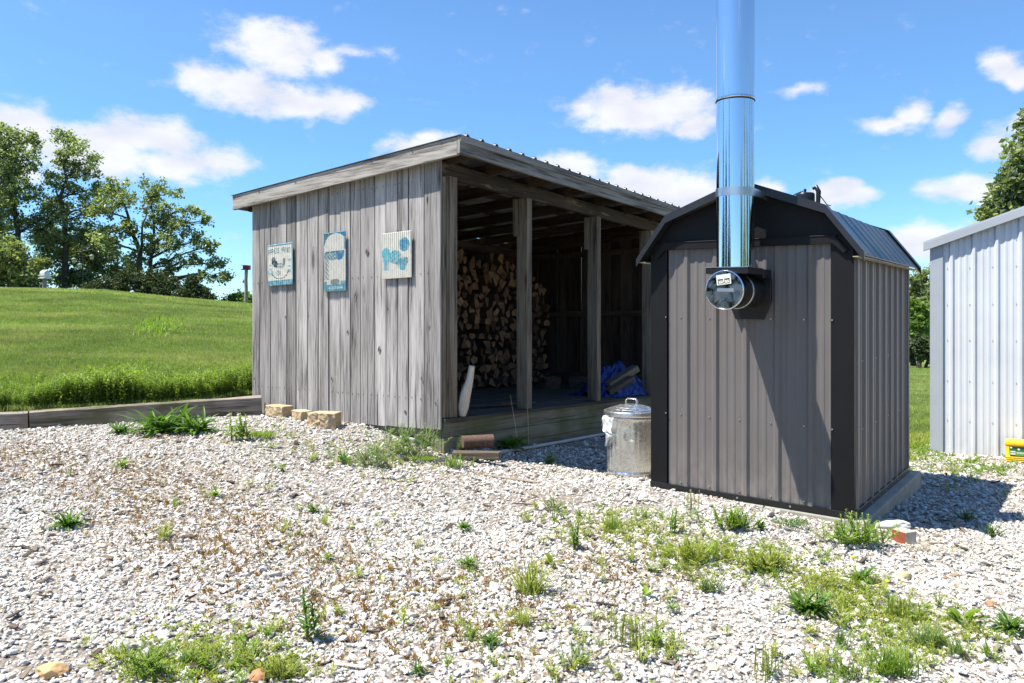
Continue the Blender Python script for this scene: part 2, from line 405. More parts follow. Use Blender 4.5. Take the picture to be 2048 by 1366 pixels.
L_RUST = leafmat('rust_leaves', (.20, .075, .025), (.30, .21, .05), .25, rand=True)
L_BLUE = leafmat('blue_green_leaves', (.10, .16, .05), (.26, .34, .13), .35)
L_DRY = leafmat('dry_stalks', (.30, .23, .13), (.55, .46, .30), .15)
BARK = simple('bark', (.075, .06, .048), .9, var=.45, vs=6, bump=.6, bs=14)

# ground: pale limestone grit with darker earth between
m, g, b = material('gravel_bed'); GRAVEL = m
p = g.pos()
vo = g.node('ShaderNodeTexVoronoi', {'Vector': p, 'Scale': 42.0}, feature='F1')
cc = g.ramp(g.node('ShaderNodeSeparateColor', {0: vo.outputs['Color']}).outputs[0], [(0, (.12, .10, .08)), (.4, (.26, .23, .20)), (.85, (.42, .39, .345)), (1, (.27, .20, .14))])
dirt = g.ramp(g.noise(p, 1.3, 5, .6), [(.36, 0.0), (.66, .75)])
c = g.mix(dirt, cc, (.22, .165, .12))
g.put(b.inputs['Base Color'], c); b.inputs['Roughness'].default_value = .95
g.put(b.inputs['Normal'], g.bump(g.m('SUBTRACT', 1.0, vo.outputs['Distance']), 1.0, .02))
m, g, b = material('stones'); STONE = m
rnd_ = g.node('ShaderNodeObjectInfo').outputs['Random']
c = g.ramp(rnd_, [(0, (.34, .32, .30)), (.08, (.50, .48, .45)), (.25, (.69, .665, .62)), (.5, (.78, .75, .695)), (.70, (.67, .635, .575)), (.84, (.57, .525, .455)), (.93, (.58, .485, .355)), (.97, (.38, .34, .29)), (.99, (.38, .25, .14)), (1, (.22, .16, .12))])
n = g.noise(g.obj(), 3.0, 5, .65)
c = g.mix(1.0, c, g.ramp(n, [(.3, .78), (.7, 1.08)]), 'MULTIPLY')
c = g.mix(g.m('MULTIPLY', g.ramp(g.noise(g.pos(), .55, 3, .6), [(.42, 0.0), (.72, 1.0)]), .16), c, (.62, .46, .30))
g.put(b.inputs['Base Color'], c); b.inputs['Roughness'].default_value = .8; b.inputs['Specular IOR Level'].default_value = .3
g.put(b.inputs['Normal'], g.bump(g.noise(g.obj(), 6, 4, .6), .35, .1))
# lawn soil under the blades
m, g, b = material('lawn_turf'); TURF = m
p = g.pos()
n1 = g.noise(p, .35, 5, .6); n2 = g.noise(p, 14, 4, .7); n3 = g.noise(g.scale(p, (.5, 1.6, 1)), .9, 5, .65)
c = g.ramp(n1, [(.32, (.09, .14, .03)), (.52, (.145, .19, .05)), (.68, (.21, .23, .08))])
c = g.mix(g.ramp(n3, [(.54, 0.0), (.74, .65)]), c, (.28, .245, .11))
c = g.mix(1.0, c, g.ramp(n2, [(.3, .55), (.7, 1.35)]), 'MULTIPLY')
g.put(b.inputs['Base Color'], c); b.inputs['Roughness'].default_value = 1.0; b.inputs['Specular IOR Level'].default_value = .1
g.put(b.inputs['Normal'], g.bump(n2, .8, .05))

# ------------------------------------------------------------------ ground and lawn sheets
def polar_sheet(name, rs, na, fz, mat, a0=-PI, a1=PI):
    A = np.linspace(a0, a1, na + 1); RR, AA = np.meshgrid(rs, A, indexing='ij')
    X, Y = RR * np.sin(AA), RR * np.cos(AA); V = np.stack([X, Y, fz(X, Y)], -1).reshape(-1, 3)
    i, j = np.meshgrid(np.arange(len(rs) - 1), np.arange(na), indexing='ij'); k = i * (na + 1) + j
    Fq = np.stack([k, k + 1, k + na + 2, k + na + 1], -1).reshape(-1, 4)[:, ::-1]
    return fast_mesh(name, V, Fq, np.ones(len(Fq)), mat, True)
def zbump(x, y):
    return zG(x, y) + .008 * np.sin(x * 5 + 2 * np.sin(y * 3)) * np.sin(y * 4.3 + 1.5 * np.sin(x * 2))
rs = np.concatenate([[.01], np.linspace(.6, 14, 90), np.geomspace(14.5, 420, 26)])
ground = tag(polar_sheet('ground', rs, 220, lambda x, y: zbump(x, y) - np.clip((np.hypot(x, y) - 16) / 10, 0, 1) * 3.2, GRAVEL), kind='structure')
rs = np.concatenate([np.linspace(5.5, 14, 120), np.linspace(14.4, 50, 60), np.geomspace(52, 600, 24)])
lawn = tag(polar_sheet('lawn', rs, 720, zL, TURF), kind='structure')

# ------------------------------------------------------------------ gravel: broken limestone
def stone_proto(i):
    rr = random.Random(100 + i)
    bm_v = []; 
    import bmesh
    bm = bmesh.new(); bmesh.ops.create_icosphere(bm, subdivisions=2 if i < 3 else 1, radius=1)
    sx, sy, sz = 1, rr.uniform(.62, .95), rr.uniform(.34, .58)
    cuts = [(Vector((rr.gauss(0, 1), rr.gauss(0, 1), rr.gauss(0, 1))).normalized(), rr.uniform(.50, .80)) for _ in range(9)]
    for v in bm.verts:
        for nn, d in cuts:
            e = v.co.dot(nn)
            if e > d: v.co -= nn * (e - d)
        v.co += Vector((rr.gauss(0, .03), rr.gauss(0, .03), rr.gauss(0, .03)))
        v.co = Vector((v.co.x * sx, v.co.y * sy, v.co.z * sz)) * 1.2
    me = bpy.data.meshes.new('stone'); bm.to_mesh(me); bm.free(); me.materials.append(STONE)
    return bpy.data.objects.new('stone', me)
NPR = np.random.default_rng(5)
def frust_points(n, y0, y1, wid=.78, power=1.0):
    y = np.sqrt(NPR.uniform(y0 * y0, y1 * y1, n)) if power == 1 else NPR.uniform(y0, y1, n)
    return NPR.uniform(-wid, wid, n) * y, y
def blocked(x, y):
    """under the shed floor, the furnace pad or the white building"""
    def inl(o, x0, x1, y0, y1):
        dx, dy = x - o[0], y - o[1]; lx, ly = dx * cT - dy * sT, dx * sT + dy * cT
        return (lx > x0) & (lx < x1) & (ly > y0) & (ly < y1)
    return inl(SO, -3.2, -.02, .05, 6) | inl(FO, -1.58, .09, .0, 2.15) | inl(BO, .03, 9, .03, 9)
gx, gy, gs = [], [], []
for (n, y0, y1, smean) in ((78000, 2.3, 5.6, .0100), (52000, 5.6, 9.2, .0122), (11000, 9.2, 14.5, .020)):
    x, y = frust_points(n, y0, y1)
    gx.append(x); gy.append(y); gs.append(smean * np.exp(NPR.normal(0, .36, n)))
gx, gy, gs = map(np.concatenate, (gx, gy, gs))
big = NPR.random(len(gs)) < .008; gs[big] *= NPR.uniform(1.3, 1.8, big.sum())
pat = np.sin(gx * 1.3 + 2 * np.sin(gy * .8)) * np.sin(gy * 1.7 + 1.4 * np.sin(gx * 1.1 + 2)); bare = NPR.random(len(gs)) < np.clip((pat - .55) * 1.2, 0, .36)
keep = ~bare & (sdL(gx, gy) < .05 + NPR.uniform(-.1, .5, len(gx)) * (gx > 1)) & ~blocked(gx, gy)
gx, gy, gs = gx[keep], gy[keep], gs[keep]
gz = zbump(gx, gy) + gs * NPR.uniform(-.45, .6, len(gx))
n = len(gx); rot = np.stack([NPR.normal(0, .45, n), NPR.normal(0, .45, n), NPR.uniform(0, 6.28, n)], -1)
gravel = scatter('gravel', np.stack([gx, gy, gz], -1), rot, np.repeat(gs[:, None], 3, 1), NPR.integers(0, 8, n), [stone_proto(i) for i in range(8)])
tag(gravel, kind='stuff')

# ------------------------------------------------------------------ grass of the lawn, tall weeds behind the timber
def tuft(i, nb, h, spread, wd, mat):
    mb = MB(); rr = random.Random(300 + i)
    for k in range(nb):
        a, r = rr.uniform(0, 6.28), spread * rr.random() ** .5
        mb.blade((r * math.cos(a), r * math.sin(a), -.01), rr.uniform(0, 6.28), rr.uniform(.7, 1.5), h * rr.uniform(.5, 1.1), wd * rr.uniform(.7, 1.3), rr.uniform(.2, 1.2), n=2, tint=rr.random(), fold=.1)
    return proto(mb, 'grass_tuft', mat)
lx, ly = [], []
for (n, y0, y1, a0, a1) in ((50000, 8.6, 15, -.80, -.26), (34000, 15, 26, -.76, -.28), (12000, 26, 40, -.74, -.28), (9500, 9.6, 24, .44, .64), (2500, 24, 60, .46, .62)):
    y = NPR.uniform(y0, y1, n); lx.append(NPR.uniform(a0, a1, n) * y); ly.append(y)
lx, ly = np.concatenate(lx), np.concatenate(ly); k = (sdL(lx, ly) > .06) & ~blocked(lx, ly); lx, ly = lx[k], ly[k]
n = len(lx); lz = zL(lx, ly)
sc_ = NPR.uniform(.7, 1.25, n) * np.clip(ly / 16, 1, 2.2)
S3 = np.stack([sc_, sc_, sc_ * np.where(ly > 26, .6, .85)], -1)
grass = scatter('grass', np.stack([lx, ly, lz], -1), np.stack([np.zeros(n), np.zeros(n), NPR.uniform(0, 6.28, n)], -1), S3, NPR.integers(0, 4, n), [tuft(i, 24, .085, .085, .0065, L_GRASS) for i in range(4)])
tag(grass, kind='stuff')

def weed_stem(i):
    mb = MB(); rr = random.Random(500 + i); H = rr.uniform(.34, .46)
    for q in range(3):
        bx, by = rr.uniform(-.06, .06), rr.uniform(-.06, .06); h = H * rr.uniform(.7, 1.05); lean = (rr.uniform(-.12, .12), rr.uniform(-.12, .12))
        mb.tube([(bx, by, -.02), (bx + lean[0] * .5 * h, by + lean[1] * .5 * h, h * .5), (bx + lean[0] * h, by + lean[1] * h, h)], [.004, .003, .0015], 4, tint=.2, cap=False)
        for k in range(14):
            f = (k + 1) / 14; f = .12 + .88 * f
            mb.blade((bx + lean[0] * h * f, by + lean[1] * h * f, h * f), k * 2.4 + rr.random(), rr.uniform(.0, .9), rr.uniform(.05, .09) * (1.1 - .4 * f), rr.uniform(.017, .027), rr.uniform(.2, .9), n=3, tint=min(1, .25 + .75 * f * rr.uniform(.7, 1.1)), fold=.15)
    return proto(mb, 'weed_stem', L_WEED)
n = 5200
t = NPR.uniform(-.02, 1.9, n); dpt = .14 + 3.4 * NPR.random(n) ** 1.9
ex, ey = (TB[0] - TA[0]), (TB[1] - TA[1]); L = math.hypot(ex, ey); ux, uy = ex / L, ey / L
wx = TA[0] + ux * t * L + uy * dpt * 1; wy = TA[1] + uy * t * L - ux * dpt
k = (sdL(wx, wy) > .1) & ~blocked(wx, wy) & (NPR.random(n) < np.where(dpt > 1.3, .55, 1)); wx, wy, dpt = wx[k], wy[k], dpt[k]; n = len(wx)
ws = np.clip(.74 - .17 * dpt, .22, 2) * NPR.uniform(.45, 1.35, n) * (.86 + .26 * np.sin(wx * 2.9 + wy) * np.sin(wx * 1.1 + 1)) * (1 + .18 * np.clip((wx + 4.2), 0, 1))
weeds = scatter('tall_weeds', np.stack([wx, wy, zL(wx, wy)], -1), np.stack([NPR.normal(0, .08, n), NPR.normal(0, .08, n), NPR.uniform(0, 6.28, n)], -1), np.repeat(ws[:, None], 3, 1), NPR.integers(0, 5, n), [weed_stem(i) for i in range(5)])
tag(weeds, kind='stuff')
# rusty and lime seedlings creeping through the gravel
def sprout(i, mat, h):
    mb = MB(); rr = random.Random(700 + i)
    for k in range(7): mb.blade((rr.uniform(-.01, .01), rr.uniform(-.01, .01), 0), k * .9 + rr.random(), rr.uniform(.2, 1.3), h * rr.uniform(.6, 1.1), h * .3, rr.uniform(0, .6), n=2, tint=rr.random(), fold=.1)
    return proto(mb, 'sprout', mat)
def seedlings(name, n, patches, h, mat, base=0):
    xs, ys = [], []
    for (x, y, rx, ry, wgt) in patches:
        q = int(n * wgt); c = gp(x, y)
        u, v = NPR.normal(0, .5, q), NPR.normal(0, .5, q)
        for a, b_ in zip(u, v):
            Y = c.y * (1 + b_ * ry / max(60, y - HY)); xs.append((x + a * rx - CX) / F * Y); ys.append(Y)
    xs, ys = np.array(xs), np.array(ys); k = (sdL(xs, ys) < 0.3) & ~blocked(xs, ys) & (ys > 2.4); xs, ys = xs[k], ys[k]; m_ = len(xs)
    s_ = NPR.uniform(.6, 1.4, m_)
    o = scatter(name, np.stack([xs, ys, zbump(xs, ys) + .008], -1), np.stack([NPR.normal(0, .2, m_), NPR.normal(0, .2, m_), NPR.uniform(0, 6.28, m_)], -1), np.repeat(s_[:, None], 3, 1), NPR.integers(0, 3, m_), [sprout(base + i, mat, h) for i in range(3)])
    return tag(o, kind='stuff')
seedlings('rusty_seedlings', 2400, [(60, 915, 130, 40, .13), (250, 960, 220, 60, .2), (420, 1040, 260, 90, .25), (560, 1120, 300, 90, .14), (700, 1200, 300, 120, .12), (330, 870, 80, 16, .05), (1000, 1180, 260, 120, .12), (1250, 1130, 160, 60, .06), (900, 1260, 300, 90, .06)], .026, L_RUST)
seedlings('creeping_groundcover', 3000, [(430, 1290, 170, 55, .08), (330, 1340, 130, 36, .06), (560, 1335, 70, 40, .05), (1270, 1060, 130, 36, .12), (1390, 1110, 120, 40, .11), (1520, 1130, 130, 36, .08), (1640, 1170, 90, 34, .07), (1790, 1235, 150, 45, .15), (1680, 1195, 70, 36, .06), (1850, 1290, 120, 40, .05), (1000, 1240, 400, 150, .06), (500, 870, 100, 30, .05), (760, 920, 120, 30, .06), (1860, 880, 60, 40, .04)], .026, L_LIME, 10)
seedlings('strip_grass_sprouts', 900, [(1850, 860, 60, 50, .5), (1850, 895, 60, 25, .3), (1950, 935, 120, 20, .2)], .05, L_MID, 20)

# tufts in the strip between furnace and white building, wood chips and stray sprigs all over the gravel
y = NPR.uniform(8.2, 13.5, 5200); x = NPR.uniform(.46, .60, 5200) * y
k = (~blocked(x, y)) & (np.sin(x * 3.1 + 1) * np.sin(y * 2.3) + NPR.uniform(-1, .6, len(x)) + (y - 10.2) * .6 > -.1) & (sdL(x, y) < .2)
x, y = x[k], y[k]; n = len(x)
tag(scatter('strip_grass', np.stack([x, y, zbump(x, y)], -1), np.stack([np.zeros(n), np.zeros(n), NPR.uniform(0, 6.28, n)], -1), np.repeat(NPR.uniform(.6, 1.5, n)[:, None], 3, 1), NPR.integers(0, 4, n), [tuft(20 + i, 14, .085, .07, .007, L_LIME) for i in range(4)]), kind='stuff')
def chip(i):
    mb = MB(); rr = random.Random(40 + i); L_, w_ = rr.uniform(.02, .06), rr.uniform(.006, .014)
    mb.hexa([(a, c_, z) for z in (0, .005) for c_ in (-w_, w_ * rr.uniform(.5, 1)) for a in (-L_, L_)], 0, rr.uniform(.7, 1.3)); return proto(mb, 'wood_chip', [W_BEAM, W_POST, W_LOGS][i % 3])
x, y = frust_points(650, 2.4, 8.5); k = (sdL(x, y) < 0) & ~blocked(x, y); x, y = x[k], y[k]; n = len(x)
tag(scatter('wood_chips', np.stack([x, y, zbump(x, y) + .014], -1), np.stack([NPR.normal(0, .25, n), NPR.normal(0, .25, n), NPR.uniform(0, 6.28, n)], -1), np.repeat(NPR.uniform(.5, 1.3, n)[:, None], 3, 1), NPR.integers(0, 6, n), [chip(i) for i in range(6)]), kind='stuff')

# small sprigs scattered where weeds take hold
def sprig(i, mat):
    mb = MB(); rr = random.Random(820 + i); s_ = .055
    for k in range(9):
        a, e = rr.uniform(0, 6.28), rr.uniform(.4, 1.4); L_ = s_ * rr.uniform(.6, 1.2); d = Vector((math.cos(a) * math.cos(e), math.sin(a) * math.cos(e), math.sin(e)))
        for j in range(7): mb.blade(d * L_ * (.15 + .85 * j / 6), a + rr.uniform(-1.4, 1.4), rr.uniform(0, 1.2), s_ * rr.uniform(.25, .45), s_ * .11, rr.uniform(0, .8), 2, rr.random())
    return proto(mb, 'weed_sprig', mat)
PX_, PY_ = [], []
for (x, y, rx, ry, q) in ((1260, 1055, 120, 30, 45), (1400, 1110, 130, 40, 60), (1540, 1130, 130, 40, 50), (1680, 1180, 100, 40, 30), (1800, 1240, 170, 50, 44), (1880, 1290, 130, 40, 24), (1780, 1340, 130, 40, 24), (1600, 1330, 150, 40, 16), (1280, 1290, 110, 60, 24), (330, 1330, 170, 45, 30), (480, 1290, 170, 60, 26), (780, 920, 110, 25, 50), (500, 872, 80, 14, 26), (600, 1050, 260, 80, 24), (1120, 1040, 100, 40, 24), (1000, 1250, 300, 100, 26), (1900, 980, 140, 60, 16), (640, 920, 120, 30, 18)):
    for _ in range(q):
        yy = min(1440, y + R.gauss(0, .6) * ry); p = gp(x + R.gauss(0, .6) * rx, yy); PX_.append(p.x); PY_.append(p.y)
x, y = np.array(PX_), np.array(PY_); k = (sdL(x, y) < .1) & ~blocked(x, y); x, y = x[k], y[k]; n = len(x)
tag(scatter('weed_sprigs', np.stack([x, y, zbump(x, y) + .006], -1), np.stack([NPR.normal(0, .15, n), NPR.normal(0, .15, n), NPR.uniform(0, 6.28, n)], -1), np.repeat((NPR.uniform(.45, 1.35, n))[:, None], 3, 1), NPR.integers(0, 6, n), [sprig(i, [L_MID, L_LIME, L_LIME][i % 3]) for i in range(6)]), kind='stuff')

pt = np.array([list(gp(318 + R.gauss(0, 26), 658 + R.gauss(0, 9))) for _ in range(130)]); n = len(pt)
tag(scatter('rank_grass', pt, np.stack([np.zeros(n), np.zeros(n), NPR.uniform(0, 6.28, n)], -1), np.repeat(NPR.uniform(1.0, 2.3, n)[:, None], 3, 1), NPR.integers(0, 3, n), [tuft(40 + i, 16, .10, .07, .010, L_MID) for i in range(3)]), kind='stuff')
# ------------------------------------------------------------------ the woodshed
shed = thing('wood_shed', 'open fronted weathered grey plank woodshed with a low sloping roof', 'shed', (SO[0], SO[1], 0), -TH)
def sh(p): return (p[0], p[1], p[2] - .018 * p[1])
DZ, SLEN, SDEP = .43, 5.9, 3.19
def roofz(x): return 3.182 + .0514 * x           # top edge of the fascias
# end wall facing the camera: seventeen boards of uneven width
edges = [255, 316, 400, 462, 527, 600, 690, 775, 858, 945, 1023, 1100, 1212, 1300, 1392, 1477, 1598, 1720]
def wall_t(xpx):
    q = (xpx - CX) / F; return (SO[0] - q * SO[1]) / (cT + q * sT)
bx = [wall_t(440 + e * .2563) for e in edges]; bx[0] = 3.19; bx[-1] = 0.0
mb = MB(sh)
for i in range(17):
    x1, x0 = -bx[i + 1] - .0065 - R.uniform(0, .004), -bx[i] + .0065
    d = R.uniform(-.006, .004); zb = .333 - .030 * bx[i] - R.uniform(0, .015); zt0, zt1 = roofz(x0) - .02, roofz(x1) - .02
    y0, y1 = -.012 + d, .012 + d; e = R.uniform(-.006, .006)
    P = [(x0, y0, zb), (x1, y0 + e, zb), (x0, y1, zb), (x1, y1 + e, zb), (x0, y0, zt0), (x1, y0 + e, zt1), (x0, y1, zt0), (x1, y1 + e, zt1)]
    mb.hexa(P, 2, R.choice([.52, .68, .82, .95, 1, 1.05, 1.14, 1.25]) * (1.06 if i > 8 else .95))
    for zz in (1.90, .62, 2.86):
        for f in (.2, .8):
            xx = x0 + (x1 - x0) * f
            mb.tube([(xx, y0 - .001, zz + R.uniform(-.008, .008)), (xx, y0 + .002, zz)], .0055, 6, .22, smooth=False)
for (zx, zy, a, b, tl) in ((1250, 460, .030, .075, -.35), (1005, 325, .018, .055, -.6), (880, 690, .016, .045, 0), (1315, 140, .018, .024, 0), (1455, 950, .028, .045, .1), (700, 200, .012, .022, 0), (520, 210, .014, .04, -.4), (585, 785, .011, .016, 0), (275, 685, .018, .02, -.4), (1065, 40, .012, .13, -.4), (1155, 990 - 1288, .045, .075, 0), (1625, 580 - 1288, .013, .09, -.1), (1395, 825 - 1288, .020, .024, 0), (1640, 290, .010, .06, -.5), (1580, 690, .012, .05, .1), (1690, 880, .014, .05, .2)):
    xp, yp = 440 + zx * .2563, 580 + zy * .2563; t = wall_t(xp); Yd = SO[1] + t * sT; z = CH - (yp - HY) / F * Yd
    for k_, tn, lift in ((1.0, .55, .0), (.6, .22, .0012)):
        ring = []
        for i in range(12):
            q = 2 * PI * i / 12; e = abs(math.sin(q)) ** 1.6 if b > a * 1.4 else 1
            u_, v_ = a * .5 * k_ * math.cos(q) * (1.15 - .5 * e * (b > a * 1.4)), b * .5 * k_ * math.sin(q)
            ring.append((-t + u_ * math.cos(tl) - v_ * math.sin(tl), -.0195 - lift, z + u_ * math.sin(tl) + v_ * math.cos(tl)))
        mb.add([(-t, -.0195 - lift - .001, z)] + ring, [(0, i + 1, (i + 1) % 12 + 1) for i in range(12)], None, tn)
mb.build('end_wall', W_SIDE, shed, bevel=.003)
# dark building paper is not visible: rails behind the boards
mb = MB(sh)
for zz in (.62, 1.90, 2.80): mb.box(-3.15, -.02, .014, .052, zz - .07, zz + .07, 0)
mb.build('wall_girt', W_IN, shed)
mb = MB(sh)
def plank_wall(mb, along, fixed, a0, a1, zb, ztf, th=.022):
    a = a0
    while a < a1 - .02:
        wv = min(R.uniform(.15, .24), a1 - a); gap = R.choice([.002, .003, .004, .006, .009])
        t = R.uniform(.7, 1.25); d = R.uniform(-.005, .005); q0, q1 = R.uniform(-.004, .004), R.uniform(-.004, .004)
        b0, b1 = a + gap / 2, a + wv - gap / 2
        if along == 'y': P = [(fixed + d + dx, b + q, z(b) if callable(z) else z) for z, q in ((zb, q0), (ztf, q1)) for b in (b0, b1) for dx in (0, th)]
        else: P = [(b + q, fixed + d + dy, z(b) if callable(z) else z) for z, q in ((zb, q0), (ztf, q1)) for dy in (0, th) for b in (b0, b1)]
        mb.hexa(P, 2, t); a += wv
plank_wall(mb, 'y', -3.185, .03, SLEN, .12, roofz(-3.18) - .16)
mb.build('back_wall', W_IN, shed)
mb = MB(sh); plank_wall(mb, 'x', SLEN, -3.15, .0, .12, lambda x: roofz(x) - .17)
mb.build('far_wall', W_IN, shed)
mb = MB(sh)
for zz in (1.70, .62, 2.75): mb.box(-3.14, -.03, SLEN - .046, SLEN - .007, zz - .045, zz + .045, 0, 1.25)
mb.build('wall_girt', W_IN, shed)
mb = MB(sh)
for zz in (1.70, .62): mb.box(-3.155, -3.118, .06, SLEN - .05, zz - .045, zz + .045, 1)
mb.build('wall_girt', W_IN, shed)
# floor: planks along the opening, with a rounded nosing board at the front
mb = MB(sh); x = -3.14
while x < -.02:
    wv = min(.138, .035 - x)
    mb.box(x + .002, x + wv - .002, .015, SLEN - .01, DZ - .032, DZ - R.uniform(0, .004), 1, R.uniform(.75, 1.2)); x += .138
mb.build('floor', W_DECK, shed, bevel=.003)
mb = MB(sh)
for (z0, z1, d) in ((.237, .396, 0), (.085, .233, .004), (-.11, .081, .007)):
    mb.box(-.025 + d * 0, .012 - d, .02, SLEN, z0, z1, 1, R.uniform(.9, 1.1))
mb.build('skirt', W_SKIRT, shed, bevel=.003)
mb = MB(sh); mb.box(-3.15, -.028, .016, .054, .235, .395, 0); mb.box(-3.15, -.05, .06, .10, .05, .23, 0, .5)
mb.build('rim_joist', W_SKIRT, shed)
for q in ((-.12, -.03, .02, .11, -.1, .233, 2, 1.0), (-.17, -.135, .02, .10, -.05, .22, 2, .9)):
    mb = MB(sh); mb.box(*q); mb.build('foundation_post', W_SKIRT, shed)
# posts along the open front
mb = MB(sh); mb.box(-.085, -.012, .022, .075, DZ, 2.9, 2, 1.05); mb.box(-.10, -.008, .079, .118, DZ, 2.9, 2, .72); mb.box(-.095, .0, .122, .235, DZ, 2.9, 2, 1.1)
mb.build('corner_post', W_POST, shed, bevel=.004)
for y in (1.46, 3.04, 4.60, 5.78):
    mb = MB(sh); mb.box(-.152, -.0, y, y + .10, DZ, 2.88, 2, R.uniform(.9, 1.1))
    po = mb.build('post', W_POST, shed, bevel=.006)
    if y < 5:
        mb = MB(sh); mb.box(-.165, -.125, y - .055, y - .003, 2.44, 2.87, 2, .8); mb.build('cleat', W_POST, po)
# beam, rafters, purlins, roof sheet, fascias
mb = MB(sh); mb.box(-.05, -.012, -.01, SLEN + .1, 2.875, 3.03, 1); mb.box(-.10, -.054, .05, SLEN + .05, 2.88, 3.04, 1, .8)
mb.build('beam', W_BEAM, shed, bevel=.004)
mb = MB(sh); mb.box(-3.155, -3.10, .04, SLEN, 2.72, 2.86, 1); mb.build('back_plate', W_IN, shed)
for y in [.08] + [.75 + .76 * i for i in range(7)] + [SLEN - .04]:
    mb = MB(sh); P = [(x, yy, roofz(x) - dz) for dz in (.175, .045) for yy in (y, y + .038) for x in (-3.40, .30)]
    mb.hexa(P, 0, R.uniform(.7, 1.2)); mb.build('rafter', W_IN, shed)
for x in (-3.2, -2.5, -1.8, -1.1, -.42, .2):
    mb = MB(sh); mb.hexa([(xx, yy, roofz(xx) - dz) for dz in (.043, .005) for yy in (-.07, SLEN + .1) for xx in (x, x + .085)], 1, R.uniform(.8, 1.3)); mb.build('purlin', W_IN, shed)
ROOFM = simple('galvanised_roof', (.30, .30, .30), .45, .0, .5, .2, 2)
DARKB = simple('dark_metal', (.03, .03, .032), .5, .0, .5, .2, 4)
mb = MB(sh); prof = []; y = -.135
while y < SLEN + .2:
    prof += [(y, 0), (y + .085, 0), (y + .098, .022), (y + .128, .022), (y + .141, 0)]; y += .2286
prof = [p for p in prof if p[0] < SLEN + .2]; L0, L1 = -3.47, .362
vs = [(x, yy, roofz(x) + .012 + h) for x in (L0, L1) for yy, h in prof] ; k = len(prof)
vs += [(x, yy, roofz(x) + .0105 + h) for x in (L0, L1) for yy, h in prof]
fs = [(i, i + 1, k + i + 1, k + i) for i in range(k - 1)] + [(2 * k + i, 3 * k + i, 3 * k + i + 1, 2 * k + i + 1) for i in range(k - 1)] + [(k + i, k + i + 1, 3 * k + i + 1, 3 * k + i) for i in range(k - 1)] + [(i, 2 * k + i, 2 * k + i + 1, i + 1) for i in range(k - 1)]
mb.add(vs, fs)
y = -.135 + .113
while y < SLEN + .1:
    mb.tube([(.338, y, roofz(.33) + .033), (.338, y, roofz(.33) + .045)], [.015, .009], 6, mat=1, smooth=False); y += .2286
mb.build('roof_sheet', [ROOFM, DARKB], shed)
mb = MB(sh)
mb.box(.305, .343, -.12, SLEN + .15, roofz(.343) - .165, roofz(.343) + .004, 1, .86)
mb.build('fascia_board', W_TRIM, shed, bevel=.004)
mb = MB(sh); mb.box(.345, .362, -.125, SLEN + .15, roofz(.343) - .055, roofz(.343) + .01, 1, .8)
mb.build('drip_board', W_TRIM, shed, bevel=.003)
mb = MB(sh)
mb.hexa([(x, yy, roofz(x) - dz) for dz in (.172, -.004) for yy in (-.12, -.082) for x in (-3.45, .303)], 0, 1.12)
for i, xx in enumerate((-3.40, -2.9, -2.2, -1.5, -.9, -.3, .1, .25)):
    for dz in (.02, .035): mb.tube([(xx + R.uniform(-.03, .03), -.1215, roofz(xx) - dz), (xx, -.119, roofz(xx) - dz)], .004, 5, .2, smooth=False)
mb.build('rake_board', W_TRIM, shed, bevel=.004)
mb = MB(sh); mb.box(-3.45, -3.412, -.08, SLEN + .15, roofz(-3.43) - .16, roofz(-3.43) - .004, 1); mb.build('fascia_board', W_TRIM, shed)
mb = MB(sh); mb.hexa([(x, yy, roofz(x) - dz) for dz in (.17, -.004) for yy in (SLEN + .11, SLEN + .148) for x in (-3.41, .303)], 0, 1); mb.build('rake_board', W_TRIM, shed)

# ------------------------------------------------------------------ three corrugated metal signs on the end wall
FONT = {'F': '11111 10000 11110 10000 10000', 'A': '01110 10001 11111 10001 10001', 'R': '11110 10001 11110 10010 10001', 'M': '10001 11011 10101 10001 10001', 'E': '11111 10000 11110 10000 11111', 'S': '01111 10000 01110 00001 11110', 'K': '10001 10010 11100 10010 10001', 'T': '11111 00100 00100 00100 00100', ' ': '00000 00000 00000 00000 00000', 'O': '01110 10001 10001 10001 01110', 'N': '10001 11001 10101 10011 10001'}
CRE, TEAL, DTEAL, INK, BLU, GRY = (.76, .71, .60), (.10, .33, .39), (.05, .20, .25), (.035, .06, .075), (.06, .23, .38), (.42, .42, .38)
def text_at(s, u, v, x0, x1, ybase, h, arc=0.0):
    n = len(s)
    if not x0 <= u < x1: return False
    i = (u - x0) / (x1 - x0) * n; c = int(i); fx = (i - c) * 6
    yy = ybase + arc * (1 - ((u - .5) * 2) ** 2)
    r = (yy + h - v) / h * 5
    if fx >= 5 or not 0 <= r < 5: return False
    return FONT[s[c]].split()[int(r)][int(fx)] == '1'
def ell(u, v, cx, cy, a, b): return ((u - cx) / a) ** 2 + ((v - cy) / b) ** 2
